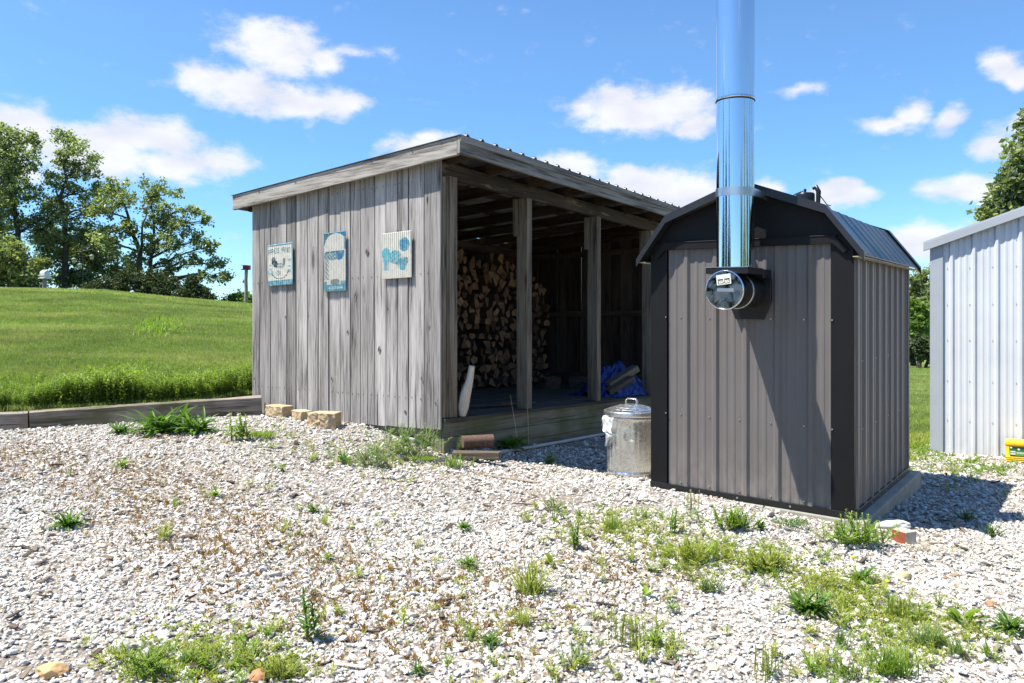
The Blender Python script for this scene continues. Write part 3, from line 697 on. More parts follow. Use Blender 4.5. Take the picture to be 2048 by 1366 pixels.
def art_market(u, v):
    if v < .13 or v > .955: return TEAL if not (.1 < u < .12) else CRE
    if u < .03 or u > .97: return (.45, .6, .6)
    if text_at('FARMERS MARKET', u, v, .05, .95, .74, .13, .04): return (.04, .16, .19)
    e = ell(u, v, .5, .36, .34, .2)
    if .90 < e < 1.08 and v < .36: return INK
    if ell(u, v, .26, .60, .09, .1) < 1 or ell(u, v, .33, .52, .1, .08) < 1: return INK      # hen's tail and back
    if ell(u, v, .5, .47, .2, .07) < 1 and (int(u * 40) + int(v * 40)) % 3: return (.22, .27, .28)
    if ell(u, v, .68, .56, .05, .09) < 1 or ell(u, v, .44, .3, .1, .07) < 1 and int(u * 50) % 2: return (.14, .18, .2)
    if .82 < u < .94 and (.56 < v < .62 or .3 < v < .36 or .43 < v < .46): return (.22, .5, .56)
    if .06 < u < .2 and (.28 < v < .33 or .48 < v < .52 or .40 < v < .43): return (.3, .5, .55)
    if .58 < ell(u, v, .13, .32, .1, .08) < 1: return (.3, .5, .55)
    return CRE
def art_jar(u, v):
    if v < .115:
        if .04 < v < .08 and .2 < u < .85 and int(u * 42) % 3 and int(v * 300) % 4: return (.78, .8, .76)
        return TEAL
    arch = ell(u, v, .55, .78, .5, .2)
    if v > .78 and arch > 1: return DTEAL if u < .5 else BLU
    if u > .95 and v > .7: return BLU
    if .655 < v < .68 and .08 < u < .9: return DTEAL
    if .5 < v < .68 and u > .56 and ell(u, v, .72, .68, .24, .16) < 1: return BLU
    if .52 < v < .66 and .05 < u < .58 and ell(u, v, .4, .66, .4, .13) < 1 and (int(u * 34) + int(v * 60)) % 4: return (.12, .27, .32)
    if u < .22 and .2 < v < .66 and (int(u * 60) + int(v * 40)) % 3: return (.30, .32, .31)
    if ell(u, v, .52, .16, .22, .05) < 1: return (.27, .27, .22)
    if v < .17 and (u < .13 or u > .8): return TEAL
    if (int(u * 97) * 31 + int(v * 131) * 17) % 11 == 0 and v < .6: return (.55, .53, .46)
    return CRE
def art_truck(u, v):
    if ell(u, v, .77, .72, .17, .15) < 1: return BLU if ell(u, v, .77, .72, .13, .11) < 1 and int(u * 26) % 3 == 0 else (.10, .36, .46)
    if ell(u, v, .16, .55, .14, .13) < 1 or (.06 < u < .28 and .36 < v < .5): return (.14, .5, .56)
    if ell(u, v, .46, .48, .2, .13) < 1: return (.22, .53, .58) if (int(u * 30) + int(v * 34)) % 3 else (.07, .3, .36)
    if .25 < u < .85 and .27 < v < .44 and v > .44 - .28 * u: return (.07, .36, .43) if (int(u * 22)) % 3 else (.30, .34, .33)
    if ell(u, v, .72, .28, .12, .12) < 1: return (.12, .43, .5)
    if ell(u, v, .82, .37, .07, .08) < 1: return DTEAL
    if .1 < u < .26 and .18 < v < .36: return (.16, .45, .55) if u < .18 else (.5, .5, .46)
    if (int(u * 61) * 31 + int(v * 77) * 17) % 13 == 0: return (.62, .60, .52)
    return CRE
m, g, b = material('printed_sheet'); PRINT = m
c = g.attr('paint', 'Color'); n = g.noise(g.obj(), 30, 5, .6)
g.put(b.inputs['Base Color'], g.mix(1.0, c, g.ramp(n, [(.3, .86), (.62, 1.0)]), 'MULTIPLY')); b.inputs['Roughness'].default_value = .42
def sign(name, label, x0, x1, z0, z1, nribs, art, tilt):
    nu, nv = nribs * 8, 110; W, Hh = x1 - x0, z1 - z0; V = []; Fq = []; C = []
    for j in range(nv + 1):
        for i in range(nu + 1):
            u, v = i / nu, j / nv; V.append(((u - .5) * W, -.021 + .0055 * math.cos(u * nribs * 2 * PI), (v - .5) * Hh))
    for j in range(nv):
        for i in range(nu):
            k = j * (nu + 1) + i; Fq.append((k, k + 1, k + nu + 2, k + nu + 1)); c0 = art((i + .5) / nu, (j + .5) / nv); wr = max(0, mnoise.noise(Vector((i * .11 + x0 * 40, j * .09, 3))) + .5 * mnoise.noise(Vector((i * .5, j * .35, x0 * 9)))) * 1.1; wr = min(.6, wr); C.append(tuple(a * (1 - wr) + b * wr for a, b in zip(c0, (.66, .63, .53) if (i * 7 + j * 13) % 5 else (.40, .36, .28))))
    o = fast_mesh(name, np.array(V), np.array(Fq), np.ones(len(Fq)), PRINT, True)
    a = o.data.attributes.new('paint', 'FLOAT_COLOR', 'CORNER')
    a.data.foreach_set('color', np.repeat(np.array([(*c, 1) for c in C], np.float32), 4, 0).ravel())
    so = o.modifiers.new('sheet', 'SOLIDIFY'); so.thickness = .0012
    c = loc2(SO, (x0 + x1) / 2, -.022); o.matrix_world = Matrix.Translation((c[0], c[1], (z0 + z1) / 2)) @ Matrix.Rotation(-TH, 4, 'Z') @ Matrix.Rotation(tilt, 4, 'Y')
    return tag(o, label, 'sign', 'corrugated signs on the shed wall')
sign('metal_sign', 'cream corrugated metal sign lettered FARMERS MARKET over a sketched hen', -2.829, -2.345, 1.858, 2.357, 13, art_market, -.02)
sign('metal_sign', 'tall narrow corrugated metal sign with teal arched top and dark blue flash', -1.774, -1.402, 1.757, 2.424, 13, art_jar, -.01)
sign('metal_sign', 'cream corrugated metal sign with a teal truck and round teal disc above it', -.828, -.386, 1.866, 2.351, 15, art_truck, -.01)

# ------------------------------------------------------------------ firewood stacked against the back wall, each log by itself
m, g, b = material('log_end'); LEND = m
p = g.obj(); n = g.noise(p, 9, 5, .6); rr_ = g.node('ShaderNodeObjectInfo').outputs['Random']
c = g.ramp(n, [(.3, (.16, .088, .046)), (.7, (.37, .225, .125))])
c = g.mix(1.0, c, g.ramp(rr_, [(0, (.25, .22, .21)), (.4, (.62, .56, .52)), (.8, (.9, .85, .8)), (1, (1.2, 1.2, 1.1))]), 'MULTIPLY')
g.put(b.inputs['Base Color'], c); b.inputs['Roughness'].default_value = .9
LSIDE = simple('log_side', (.08, .052, .036), .9, var=.5, vs=14, bump=.7, bs=30)
def log_mesh(i):
    rr = random.Random(900 + i); kind = i % 4; pts = []
    if kind in (0, 1):      # wedge: two split faces and a rounded bark side
        half = rr.uniform(.42, .72); ap = rr.uniform(-.95, -.7)
        pts = [(rr.uniform(-.15, .15), ap)] + [(math.sin(q) * 1.0 * (.9 if kind else 1), .1 + math.cos(q) * rr.uniform(.75, .95)) for q in np.linspace(half * 1.5, -half * 1.5, 5)]
    elif kind == 2: pts = [(math.cos(q) * rr.uniform(.75, 1), math.sin(q) * rr.uniform(.6, .9)) for q in np.linspace(.2, 6.0, 5)]
    else: pts = [(-.95, -.45), (.95, -.5)] + [(.95 * math.cos(q), -.45 + 1.05 * math.sin(q)) for q in (.5, 1.1, 1.7, 2.5)]
    S_ = rr.uniform(.088, .112); pts = [(a * S_, c_ * S_) for a, c_ in pts]
    if sum(pts[k][0] * pts[(k + 1) % len(pts)][1] - pts[(k + 1) % len(pts)][0] * pts[k][1] for k in range(len(pts))) < 0: pts = pts[::-1]
    Lg = .44; n = len(pts); vs = []
    for x, s in ((0, 1), (-Lg * .5, 1.04), (-Lg, .94)): vs += [(x + rr.uniform(-.008, .008), a * s + rr.uniform(-.005, .005), c_ * s + rr.uniform(-.005, .005)) for a, c_ in pts]
    mb = MB(); mb.add(vs, [tuple(range(n))], None, mat=0); mb.add(vs, [tuple(range(3 * n - 1, 2 * n - 1, -1))], None, mat=0)
    mb.add(vs, [(k * n + i_, (k + 1) * n + i_, (k + 1) * n + (i_ + 1) % n, k * n + (i_ + 1) % n) for k in (0, 1) for i_ in range(n)], None, mat=1)
    o = mb.build('firewood_log', [LEND, LSIDE]); return o
logs = [log_mesh(i) for i in range(14)]; used = set(); cnt = 0
rows = 17; dz = .129
for r in range(rows):
    z = DZ + .08 + r * dz; y = 2.6 + R.uniform(0, .10) + (.08 if r % 2 else 0)
    while y < 5.78:
        lim = 2.66 - .16 * abs(math.sin(y * 3.7)) - (.30 if y > 5.45 else 0)
        if z < lim and cnt < 297:
            i = R.randrange(14)
            if i in used: o = logs[i].copy(); col.objects.link(o)
            else: o = logs[i]; used.add(i)
            x = -2.66 + R.uniform(-.07, .06)
            c = loc2(SO, x, y + R.uniform(-.025, .025)); zz = z - .018 * y + R.uniform(-.028, .028)
            ang = R.choice([0, PI, R.uniform(0, 6.28), R.uniform(0, 6.28), R.uniform(-.5, .5)]); k_ = R.uniform(.72, 1.22)
            o.matrix_world = Matrix.Translation((c[0], c[1], zz)) @ Matrix.Rotation(-TH + R.uniform(-.10, .10), 4, 'Z') @ Matrix.Rotation(ang, 4, 'X') @ Matrix.Diagonal((1, k_ * R.uniform(.85, 1.15), k_, 1))
            tag(o, 'split firewood log in the stack along the back of the woodshed', 'log', 'firewood stacked in the shed'); cnt += 1
        y += R.uniform(.145, .20)
for i, o in enumerate(logs):
    if i not in used: bpy.data.objects.remove(o)

# loose things on the shed floor
def deckp(x, y, up=0.0): return loc2(SO, x, y) + (DZ - .018 * y + up,)
mb = MB(); sq = [1, .8, .55, .5, .6, .9, 1.1, 1.05]
mb.tube([(0, 0, .005), (.005, 0, .10), (.035, .0, .24), (.085, 0, .38), (.115, 0, .53)], [.050, .078, .074, .052, .040], 8, 1.05, squash=sq)
o = mb.build('split_log', W_LOGS, None, deckp(-.03, .33, 0), -TH + .25); tag(o, 'pale bent split log standing on end against the corner post', 'log')
P = [gp(975, 799), gp(1130, 797)]
a, c = deckp(-.55, 1.05, .02), deckp(-.30, 2.05, .02); b_ = deckp(-.38, 1.5, .028)
mb = MB(); mb.tube([a, [(a[i] + b_[i]) / 2 + (.02 if i == 0 else 0) for i in range(3)], b_, c], [.016, .022, .026, .018], 7); mb.tube([b_, (b_[0] - .03, b_[1] + .02, b_[2] + .06)], [.014, .006], 6)
tag(mb.build('branch', BARK), 'bare grey branch lying on the shed floor behind the middle post', 'branch')
for k, (x, y, L_, rz, lab) in enumerate(((-1.55, 5.15, .40, .3, 'thick split log lying on the floor in front of the stack'), (-1.9, 4.75, .34, 1.3, 'dark log chunk lying in the shadows beside the stack'))):
    mb = MB(); mb.tube([(-L_ / 2, 0, .1), (0, .01, .105), (L_ / 2, 0, .1)], [.11, .12, .105], 7, 1.0, squash=[1, .85, 1, .7, 1.1, .9, .8], smooth=False)
    tag(mb.build('split_log', W_DECK if k == 0 else LSIDE, None, deckp(x, y), -TH + rz), lab, 'log')
# blue tarpaulin bunched over wood
TARP = simple('blue_tarp', (.006, .024, .17), .38, 0, .5, .25, 9)
n = 46; V = []; cx_, cy_ = -.52, 4.42
for j in range(n + 1):
    for i in range(n + 1):
        u, v = i / n * 2 - 1, j / n * 2 - 1; r = math.hypot(u, v * .9)
        nz = mnoise.noise(Vector((u * 2.1 + 3, v * 2.1, 5))); n2 = abs(mnoise.noise(Vector((u * 4.3, v * 4.3 + 7, 1)))); n3 = abs(mnoise.noise(Vector((u * 9, v * 9, 4))))
        h = max(0, (1 - r ** 1.6)) * (.44 + .16 * nz) - .16 * n2 * (1 - r * .6) - .05 * n3 + .03
        edge = 1 + .14 * mnoise.noise(Vector((math.atan2(v, u) * 1.5, 2, 2)))
        V.append((u * .48 * edge, v * .66 * edge, max(h, .006 + .02 * n3)))
Fq = np.array([(j * (n + 1) + i, j * (n + 1) + i + 1, (j + 1) * (n + 1) + i + 1, (j + 1) * (n + 1) + i) for j in range(n) for i in range(n)])
o = fast_mesh('tarp', np.array(V), Fq, np.ones(len(Fq)), TARP, False); d = deckp(cx_, cy_, .0); o.location = d; o.rotation_euler = (0, 0, -TH)
tag(o, 'crumpled blue tarpaulin heaped on the shed floor beside the far wall', 'tarp'); o.modifiers.new('cloth', 'SOLIDIFY').thickness = .003
for k, (x, y, z, rz, pit, L_) in enumerate(((-.28, 4.22, .27, 1.25, -.42, .62), (-.22, 4.05, .16, 1.2, -.38, .5))):
    mb = MB(); mb.box(-L_ / 2, L_ / 2, -.07, .07, -.045, .045, 0, .95 - k * .35, j=.016)
    o = mb.build('split_log', W_POST, bevel=.008); c = deckp(x, y, z); o.matrix_world = Matrix.Translation(c) @ Matrix.Rotation(-TH + rz, 4, 'Z') @ Matrix.Rotation(pit, 4, 'Y')
    tag(o, ['pale split log leaning on top of the blue tarpaulin', 'darker split log under the pale one on the blue tarpaulin'][k], 'log')
# ------------------------------------------------------------------ outdoor wood furnace
def sheetmetal(name, c, rough, dirt, z0, spec=.45):
    m, g, b = material(name); p = g.obj(); z = g.node('ShaderNodeSeparateXYZ', {0: p}).outputs[2]
    k = g.m('MULTIPLY', g.node('ShaderNodeMapRange', {'Value': z, 'From Min': z0, 'From Max': z0 + .42, 'To Min': 1.0, 'To Max': 0.0}).outputs[0], g.ramp(g.noise(g.scale(p, (1, 1, .35)), 13, 6, .7), [(.4, 0.0), (.72, .9)]))
    run = g.m('MULTIPLY', g.ramp(g.noise(g.scale(p, (30, 30, .9)), 1.0, 4, .6), [(.58, 0.0), (.78, 1.0)]), .16)
    cc = g.mix(g.m('MAXIMUM', g.m('MULTIPLY', k, .55), run), c, dirt)
    g.put(b.inputs['Base Color'], g.mix(1.0, cc, g.ramp(g.noise(p, 1.7, 4), [(.3, .95), (.7, 1.05)]), 'MULTIPLY'))
    g.put(b.inputs['Roughness'], g.m('ADD', rough, g.m('MULTIPLY', g.noise(p, 7, 5, .65), .14))); b.inputs['Specular IOR Level'].default_value = spec
    g.put(b.inputs['Normal'], g.bump(g.noise(g.scale(p, (2.2, 2.2, 1.1)), 1.5, 2, .4), .22, .05))
    return m
PANEL = sheetmetal('taupe_panel', (.148, .131, .125), .34, (.36, .32, .27), .04)
CHAR = simple('charcoal_trim', (.009, .0085, .0095), .5, 0, .22, .15, 3)
ROOFC = simple('charcoal_roof', (.026, .026, .03), .3, 0, .45, .15, 3)
BLACK = simple('black_steel', (.012, .012, .013), .3, 0, .5, .2, 3)
m, g, b = material('polished_steel'); STEEL = m
b.inputs['Metallic'].default_value = 1; b.inputs['Base Color'].default_value = (.74, .76, .79, 1)
g.put(b.inputs['Roughness'], g.ramp(g.noise(g.scale(g.obj(), (9, 9, 2)), 1.0, 5, .6), [(.4, .04), (.75, .14)]))
st = g.noise(g.scale(g.obj(), (14, 14, .2)), 1.0, 3, .5)
g.put(b.inputs['Normal'], g.bump(st, .018, .02))
BRUSH = simple('brushed_band', (.62, .64, .66), .35, 1.0, .5, .1, 5)
FW, FD = 1.535, 2.01
def fs_(p): return (p[0], p[1], p[2] - .025 * p[0] + .015 * p[1])
furn = thing('outdoor_furnace', 'brown ribbed metal outdoor wood furnace shaped like a little barn with a steel chimney', 'furnace', (FO[0], FO[1], 0), -TH)
def ribpanel(mb, u0, u1, centers, zb, zt, place, hmaj=.019, minor=True, nz=1):
    pts = [(u0, 0.0)]
    for c in centers:
        pts += [(c - .032, 0), (c - .012, hmaj), (c + .012, hmaj), (c + .032, 0)]
        if minor:
            for k in (.083, .146): pts += [(c + k - .018, 0), (c + k - .008, .0045), (c + k + .008, .0045), (c + k + .018, 0)]
    pts = [p for p in pts if u0 <= p[0] <= u1] + [(u1, 0.0)]
    zz = lambda f, u: f(u) if callable(f) else f
    vs = [place(u, h, zz(zb, u)) for u, h in pts] + [place(u, h, zz(zt, u)) for u, h in pts]; k = len(pts)
    mb.add(vs, [(i, i + 1, k + i + 1, k + i) for i in range(k - 1)])
def screw(mb, p, n, r=.006):
    n = Vector(n).normalized(); mb.tube([Vector(p) - n * .002, Vector(p) + n * .005], r, 6, smooth=False)
def face_u(xp):
    q = (xp - CX) / F; return -(FO[0] - q * FO[1]) / (cT + q * sT)
cen = [face_u(x) - .018 for x in (1377.6, 1436, 1497, 1561, 1627)]
d_ = (cen[-1] - cen[0]) / 4; cen = [cen[0] + d_ * i for i in range(-1, 5)]
mb = MB(fs_); ribpanel(mb, -FW + .13, -.135, cen, .04, 1.97, lambda u, h, z: (u, -h, z)); mb.build('front_panel', PANEL, furn)
mb = MB(fs_)
for c in cen[1:]:
    for z in (.07, .62, 1.40): screw(mb, (c - .05, -.001, z), (0, -1, 0))
for z in (.62, .9 + .5): screw(mb, (-.126, -.022, z), (0, -1, 0)); screw(mb, (-FW + .118, -.022, z), (0, -1, 0))
for x in (-.02, -.42, -.82, -1.2): screw(mb, (x, -.026, .022), (0, -1, 0), .008)
for y in (.05, .5, 1.0, 1.5): screw(mb, (.026, y, .022), (1, 0, 0), .008)
for y in (.3, .75, 1.2, 1.65):
    for z in (.6, 1.1): screw(mb, (.001, y, z), (1, 0, 0))
mb.build('screws', BRUSH, furn)
mb = MB(fs_); ribpanel(mb, .03, FD - .06, [.12 + .2286 * i for i in range(9)], .04, 1.93, lambda u, h, z: (h, u, z)); mb.build('side_panel', PANEL, furn)
mb = MB(fs_); ribpanel(mb, .03, FD - .06, [.12 + .2286 * i for i in range(9)], .04, 1.93, lambda u, h, z: (-FW - h, u, z)); mb.build('side_panel', PANEL, furn)
mb = MB(fs_); ribpanel(mb, -FW + .1, -.1, cen, .04, 2.0, lambda u, h, z: (u, FD + h, z)); mb.build('rear_panel', PANEL, furn)
for (x0, x1, y0, y1) in ((-.135, .006, -.02, -.001), (-FW - .006, -FW + .125, -.02, -.001)):
    mb = MB(fs_); mb.box(x0, x1, y0, y1, .03, 2.0); s_ = 1 if x0 > -1 else -1
    xs = (.001, .02) if s_ > 0 else (-FW - .02, -FW - .001)
    mb.box(*xs, -.0205, .035, .03, 1.93); mb.build('corner_trim', CHAR, furn, bevel=.003)
for x0, x1 in ((.001, .02), (-FW - .02, -FW - .001)):
    mb = MB(fs_); mb.box(x0, x1, FD - .06, FD + .02, .03, 1.93); mb.build('corner_trim', CHAR, furn, bevel=.003)
mb = MB(fs_); mb.box(-FW - .024, .024, -.025, .0, .0, .045, 0); mb.box(.0, .0235, .001, FD + .02, .0, .0445, 1); mb.box(-FW - .0235, -FW, .001, FD + .02, 0, .0445, 1); mb.box(-FW, 0, FD, FD + .02, 0, .044, 0)
mb.build('base_trim', BLACK, furn, bevel=.002)
# gable, drip trim and gambrel roof
XC = -FW / 2
out = [(-FW - .095, 1.86), (-1.37, 2.205), (XC, 2.435), (-.165, 2.205), (.095, 1.86)]
mb = MB(fs_)
gab = [(-FW + .0, 1.96), (-.0, 1.96), (-.03, 1.93 + .07), (-.185, 2.18), (XC, 2.405), (-1.35, 2.18), (-FW + .03, 2.0)]
mb.prism(gab, -.006, .02); mb.build('gable', CHAR, furn)
mb = MB(fs_); mb.prism(gab, FD - .02, FD + .012); mb.build('gable', CHAR, furn)
mb = MB(fs_)
mb.prism([(-FW + .12, 1.945), (-.12, 1.945), (-.045, 1.875), (-.015, 1.90), (-.105, 2.0), (-FW + .105, 2.0), (-FW + .015, 1.90), (-FW + .045, 1.875)], -.042, -.021)
mb.box(-FW + .09, -.09, -.046, -.018, 1.998, 2.006, 0)
mb.build('drip_trim', CHAR, furn, bevel=.002)
Y0, Y1, TK = -.10, FD + .07, .022
def gambrel_strip(mb, o, y0, y1, th, mat=0):
    for (xa, za), (xb, zb) in zip(o[:-1], o[1:]):
        d = Vector((xb - xa, zb - za)).normalized(); nx, nz = d.y, -d.x      # inward normal
        mb.hexa([(xa, y0, za - th), (xb, y0, zb - th), (xa, y1, za - th), (xb, y1, zb - th), (xa, y0, za), (xb, y0, zb), (xa, y1, za), (xb, y1, zb)], 1, 1, mat)
names = ['lower_roof', 'upper_roof', 'upper_roof', 'lower_roof']
for i in range(4):
    mb = MB(fs_); (xa, za), (xb, zb) = out[i], out[i + 1]
    pr = []; y = Y0
    while y < Y1:
        pr += [(y, 0), (y + .17, 0), (y + .18, .003), (y + .20, .003), (y + .21, 0)]; y += .2286
    pr = [p for p in pr if p[0] < Y1] + [(Y1, 0)]; nx, nz = (-(zb - za), xb - xa); l = math.hypot(nx, nz); nx, nz = nx / l, nz / l
    k = len(pr); vs = [(x + nx * h, yy, z + nz * h) for (x, z) in ((xa, za), (xb, zb)) for yy, h in pr] + [(x - nx * TK * .4, yy, z - nz * TK * .4) for (x, z) in ((xa, za), (xb, zb)) for yy, h in pr]
    mb.add(vs, [(j, k + j, k + j + 1, j + 1) for j in range(k - 1)] + [(2 * k + j, 2 * k + j + 1, 3 * k + j + 1, 3 * k + j) for j in range(k - 1)] + [(j, j + 1, 2 * k + j + 1, 2 * k + j) for j in range(k - 1)] + [(k + j, 3 * k + j, 3 * k + j + 1, k + j + 1) for j in range(k - 1)] + [(0, 2 * k, 3 * k, k), (k - 1, 2 * k - 1, 4 * k - 1, 3 * k - 1)])
    mb.build(names[i], ROOFC, furn)
for yy in ((Y0 - .014, Y0 + .10), (Y1 - .10, Y1 + .014)):
    mb = MB(fs_); o2 = [(x + (.012 if x > XC else -.012) * (abs(x - XC) > .01), z + .014) for x, z in out]
    for (xa, za), (xb, zb) in zip(o2[:-1], o2[1:]):
        f0 = yy[0] if yy[0] < 0 else yy[1] - .01
        mb.hexa([(xa, f0, za - .062), (xb, f0, zb - .062), (xa, f0 + .01, za - .062), (xb, f0 + .01, zb - .062), (xa, f0, za), (xb, f0, zb), (xa, f0 + .01, za), (xb, f0 + .01, zb)], 0)
        mb.hexa([(xa, yy[0] + .011, za - .006), (xb, yy[0] + .011, zb - .006), (xa, yy[1] - .011, za - .006), (xb, yy[1] - .011, zb - .006), (xa, yy[0] + .011, za), (xb, yy[0] + .011, zb), (xa, yy[1] - .011, za), (xb, yy[1] - .011, zb)], 0)
    mb.build('rake_trim', ROOFC, furn)
# soffit strip stained by lichen along the right eave
EAVE = simple('eave_edge', (.36, .33, .22), .6, 0, .4, .4, 12)
mb = MB(fs_); mb.box(.03, .088, Y0 + .0, Y1 - .01, 1.842, 1.848, 1); mb.build('eave_strip', EAVE, furn)
mb = MB(fs_); mb.box(-FW - .088, -FW - .03, Y0, Y1 - .01, 1.842, 1.848, 1); mb.build('eave_strip', EAVE, furn)
# vent cap with its latch on the far roof slope
cx_, cy_, cz_ = -.50, .62, 2.36
mb = MB(fs_); mb.lathe([(.0, -.06), (.075, -.06), (.075, .045), (.068, .055), (.0, .058)], (cx_, cy_, cz_), 20); mb.tube([(cx_, cy_, cz_ + .05), (cx_, cy_, cz_ + .09)], .01, 8)
vc = mb.build('vent_cap', BLACK, furn)
mb = MB(fs_); mb.tube([(cx_ + .10, cy_, cz_ - .06), (cx_ + .105, cy_, cz_ + .06), (cx_ + .085, cy_, cz_ + .10), (cx_ + .06, cy_, cz_ + .085)], [.016, .02, .02, .012], 8)
mb.tube([(cx_ - .16, cy_, cz_ + .0), (cx_ - .08, cy_, cz_ + .055), (cx_, cy_, cz_ + .08)], .004, 5); mb.tube([(cx_ + .10, cy_, cz_ + .05), (cx_ + .17, cy_, cz_ - .05), (cx_ + .2, cy_, cz_ - .06)], .004, 5)
mb.build('latch', BLACK, vc)
# chimney
PX, PY, PR = -.72, -.33, .134
mb = MB(fs_); mb.lathe([(PR, 1.74), (PR, 2.975)], (PX, PY, 0), 96)
ch = mb.build('chimney', STEEL, furn)
mb = MB(fs_); mb.lathe([(PR + .001, 2.983), (PR + .0055, 2.987), (PR + .0055, 2.997), (PR + .003, 3.002), (PR + .003, 3.004)], (PX, PY, 0), 96); mb.lathe([(PR + .003, 3.004), (PR + .003, 4.5)], (PX, PY, 0), 96); mb.lathe([(PR + .003, 4.5), (PR - .01, 4.5), (PR - .01, 3.1)], (PX, PY, 0), 96, smooth=False); mb.build('pipe_section', STEEL, ch)
mb = MB(fs_); mb.lathe([(PR + .001, 2.978), (PR + .006, 2.98), (PR + .006, 2.986), (PR + .001, 2.988)], (PX, PY, 0), 64); mb.build('seam', DARKB, ch)
mb = MB(fs_); mb.lathe([(PR + .005, 2.285), (PR + .005, 2.345)], (PX, PY, 0), 64); mb.lathe([(PR + .005, 2.345), (PR + .0005, 2.345)], (PX, PY, 0), 64); mb.lathe([(PR + .0005, 2.285), (PR + .005, 2.285)], (PX, PY, 0), 64)
for s_ in (-1, 1): mb.box(PX + s_ * (PR + .002) - .004, PX + s_ * (PR + .002) + .004, PY, -.01, 2.288, 2.342, 1)
mb.build('support_band', BRUSH, ch)
# clean-out tee under the chimney
m, g, b = material('smeared_steel'); DISC = m
b.inputs['Metallic'].default_value = 1; b.inputs['Base Color'].default_value = (.30, .305, .31, 1)
sm = g.noise(g.obj(), 9, 4, .55, 1.5); g.put(b.inputs['Roughness'], g.ramp(sm, [(.4, .08), (.6, .34)])); g.put(b.inputs['Normal'], g.bump(g.noise(g.obj(), 5, 2, .4), .12, .05))
TZ = 1.605; MX = Matrix.Rotation(PI / 2, 4, 'X')     # lathe axis +z -> -y
MIRR = STEEL
mb = MB(fs_); mb.lathe([(.128, .0), (.128, .445)], (PX, -.03, TZ), 48, M=MX); tee = mb.build('cleanout_tee', BLACK, furn)
mb = MB(fs_); mb.lathe([(.131, .44), (.138, .445), (.139, .49), (.142, .498), (.142, .506), (.139, .511), (.134, .511)], (PX, -.03, TZ), 48, M=MX); mb.lathe([(.134, .511), (.132, .507)], (PX, -.03, TZ), 48, M=MX); mb.lathe([(.132, .507), (.0, .507)], (PX, -.03, TZ), 48, M=MX, smooth=False, mat=1); cap = mb.build('cap', [STEEL, DISC], tee)
yf = -.03 - .506
mb = MB(fs_); mb.box(PX - .045, PX + .075, yf - .022, yf - .016, TZ - .012, TZ + .012, 0); mb.box(PX - .045, PX - .039, yf - .016, yf + .002, TZ - .012, TZ + .012, 0); mb.box(PX + .069, PX + .075, yf - .016, yf + .002, TZ - .012, TZ + .012, 0)
mb.build('cap_handle', BRUSH, tee)
m, g, b = material('label_paper'); LABEL = m
c = g.attr('paint', 'Color'); g.put(b.inputs['Base Color'], c); b.inputs['Roughness'].default_value = .4
nu, nv = 24, 14; V = []; Fq = []; C = []
for j in range(nv + 1):
    for i in range(nu + 1): V.append(((i / nu - .5) * .105, 0, (j / nv - .5) * .072))
for j in range(nv):
    for i in range(nu):
        k = j * (nu + 1) + i; Fq.append((k, k + 1, k + nu + 2, k + nu + 1)); u, v = (i + .5) / nu, (j + .5) / nv
        c = (.78, .77, .66)
        if v > .62: c = (.70, .72, .74) if int(v * 28) % 2 else (.2, .2, .2) if .1 < u < .9 and i % 3 else (.7, .72, .74)
        elif .08 < v < .54 and (.07 < u < .46 or .54 < u < .93) and not (.16 < v < .46 and ((.12 < u < .41) or (.59 < u < .88))): c = (.03, .03, .03)
        elif .2 < v < .42 and (.14 < u < .38 or .62 < u < .86) and (i + j) % 3 == 0: c = (.05, .05, .05)
        elif .12 < v < .2 and .47 < u < .53: c = (.03, .03, .03)
        C.append(c)
o = fast_mesh('label_sticker', np.array(V), np.array(Fq), np.ones(len(Fq)), LABEL)
a_ = o.data.attributes.new('paint', 'FLOAT_COLOR', 'CORNER'); a_.data.foreach_set('color', np.repeat(np.array([(*c, 1) for c in C], np.float32), 4, 0).ravel())
o.parent = tee; o.location = fs_((PX - .005, yf - .003, TZ + .075)); o.rotation_euler = (0, .1 * -1, 0)
# black collar box where the pipe enters, wall plate, strap
mb = MB(fs_); mb.box(PX - .155, PX + .155, -.50, -.19, 1.722, 1.766, 0); mb.box(PX - .155, PX + .155, -.185, -.004, 1.70, 1.765, 0); mb.build('collar_box', BLACK, tee, bevel=.003)
mb = MB(fs_); mb.box(PX - .16, PX + .16, -.503, -.185, 1.7665, 1.771, 0); mb.build('collar_rim', BRUSH, tee)
mb = MB(fs_); mb.prism([(PX - .11, TZ - .21), (PX + .11, TZ - .21), (PX + .165, TZ - .07), (PX + .165, TZ + .10), (PX - .165, TZ + .10), (PX - .165, TZ - .07)], -.045, -.02)
mb.build('wall_plate', BLACK, tee, bevel=.003)
mb = MB(fs_); mb.lathe([(.129, .26), (.1325, .262), (.1325, .285), (.129, .287)], (PX, -.03, TZ), 48, M=MX); mb.build('strap', BRUSH, tee)

# slab below the furnace
CONC = simple('concrete', (.36, .335, .275), .9, 0, .3, .25, 4, .4, 60)
mb = MB(fs_); mb.box(-FW - .05, .10, -.03, FD + .14, -.30, -.004, 0); tag(mb.build('concrete_slab', CONC, None, (FO[0], FO[1], 0), -TH, bevel=.012), 'low pale concrete slab under the brown outdoor furnace', 'slab')

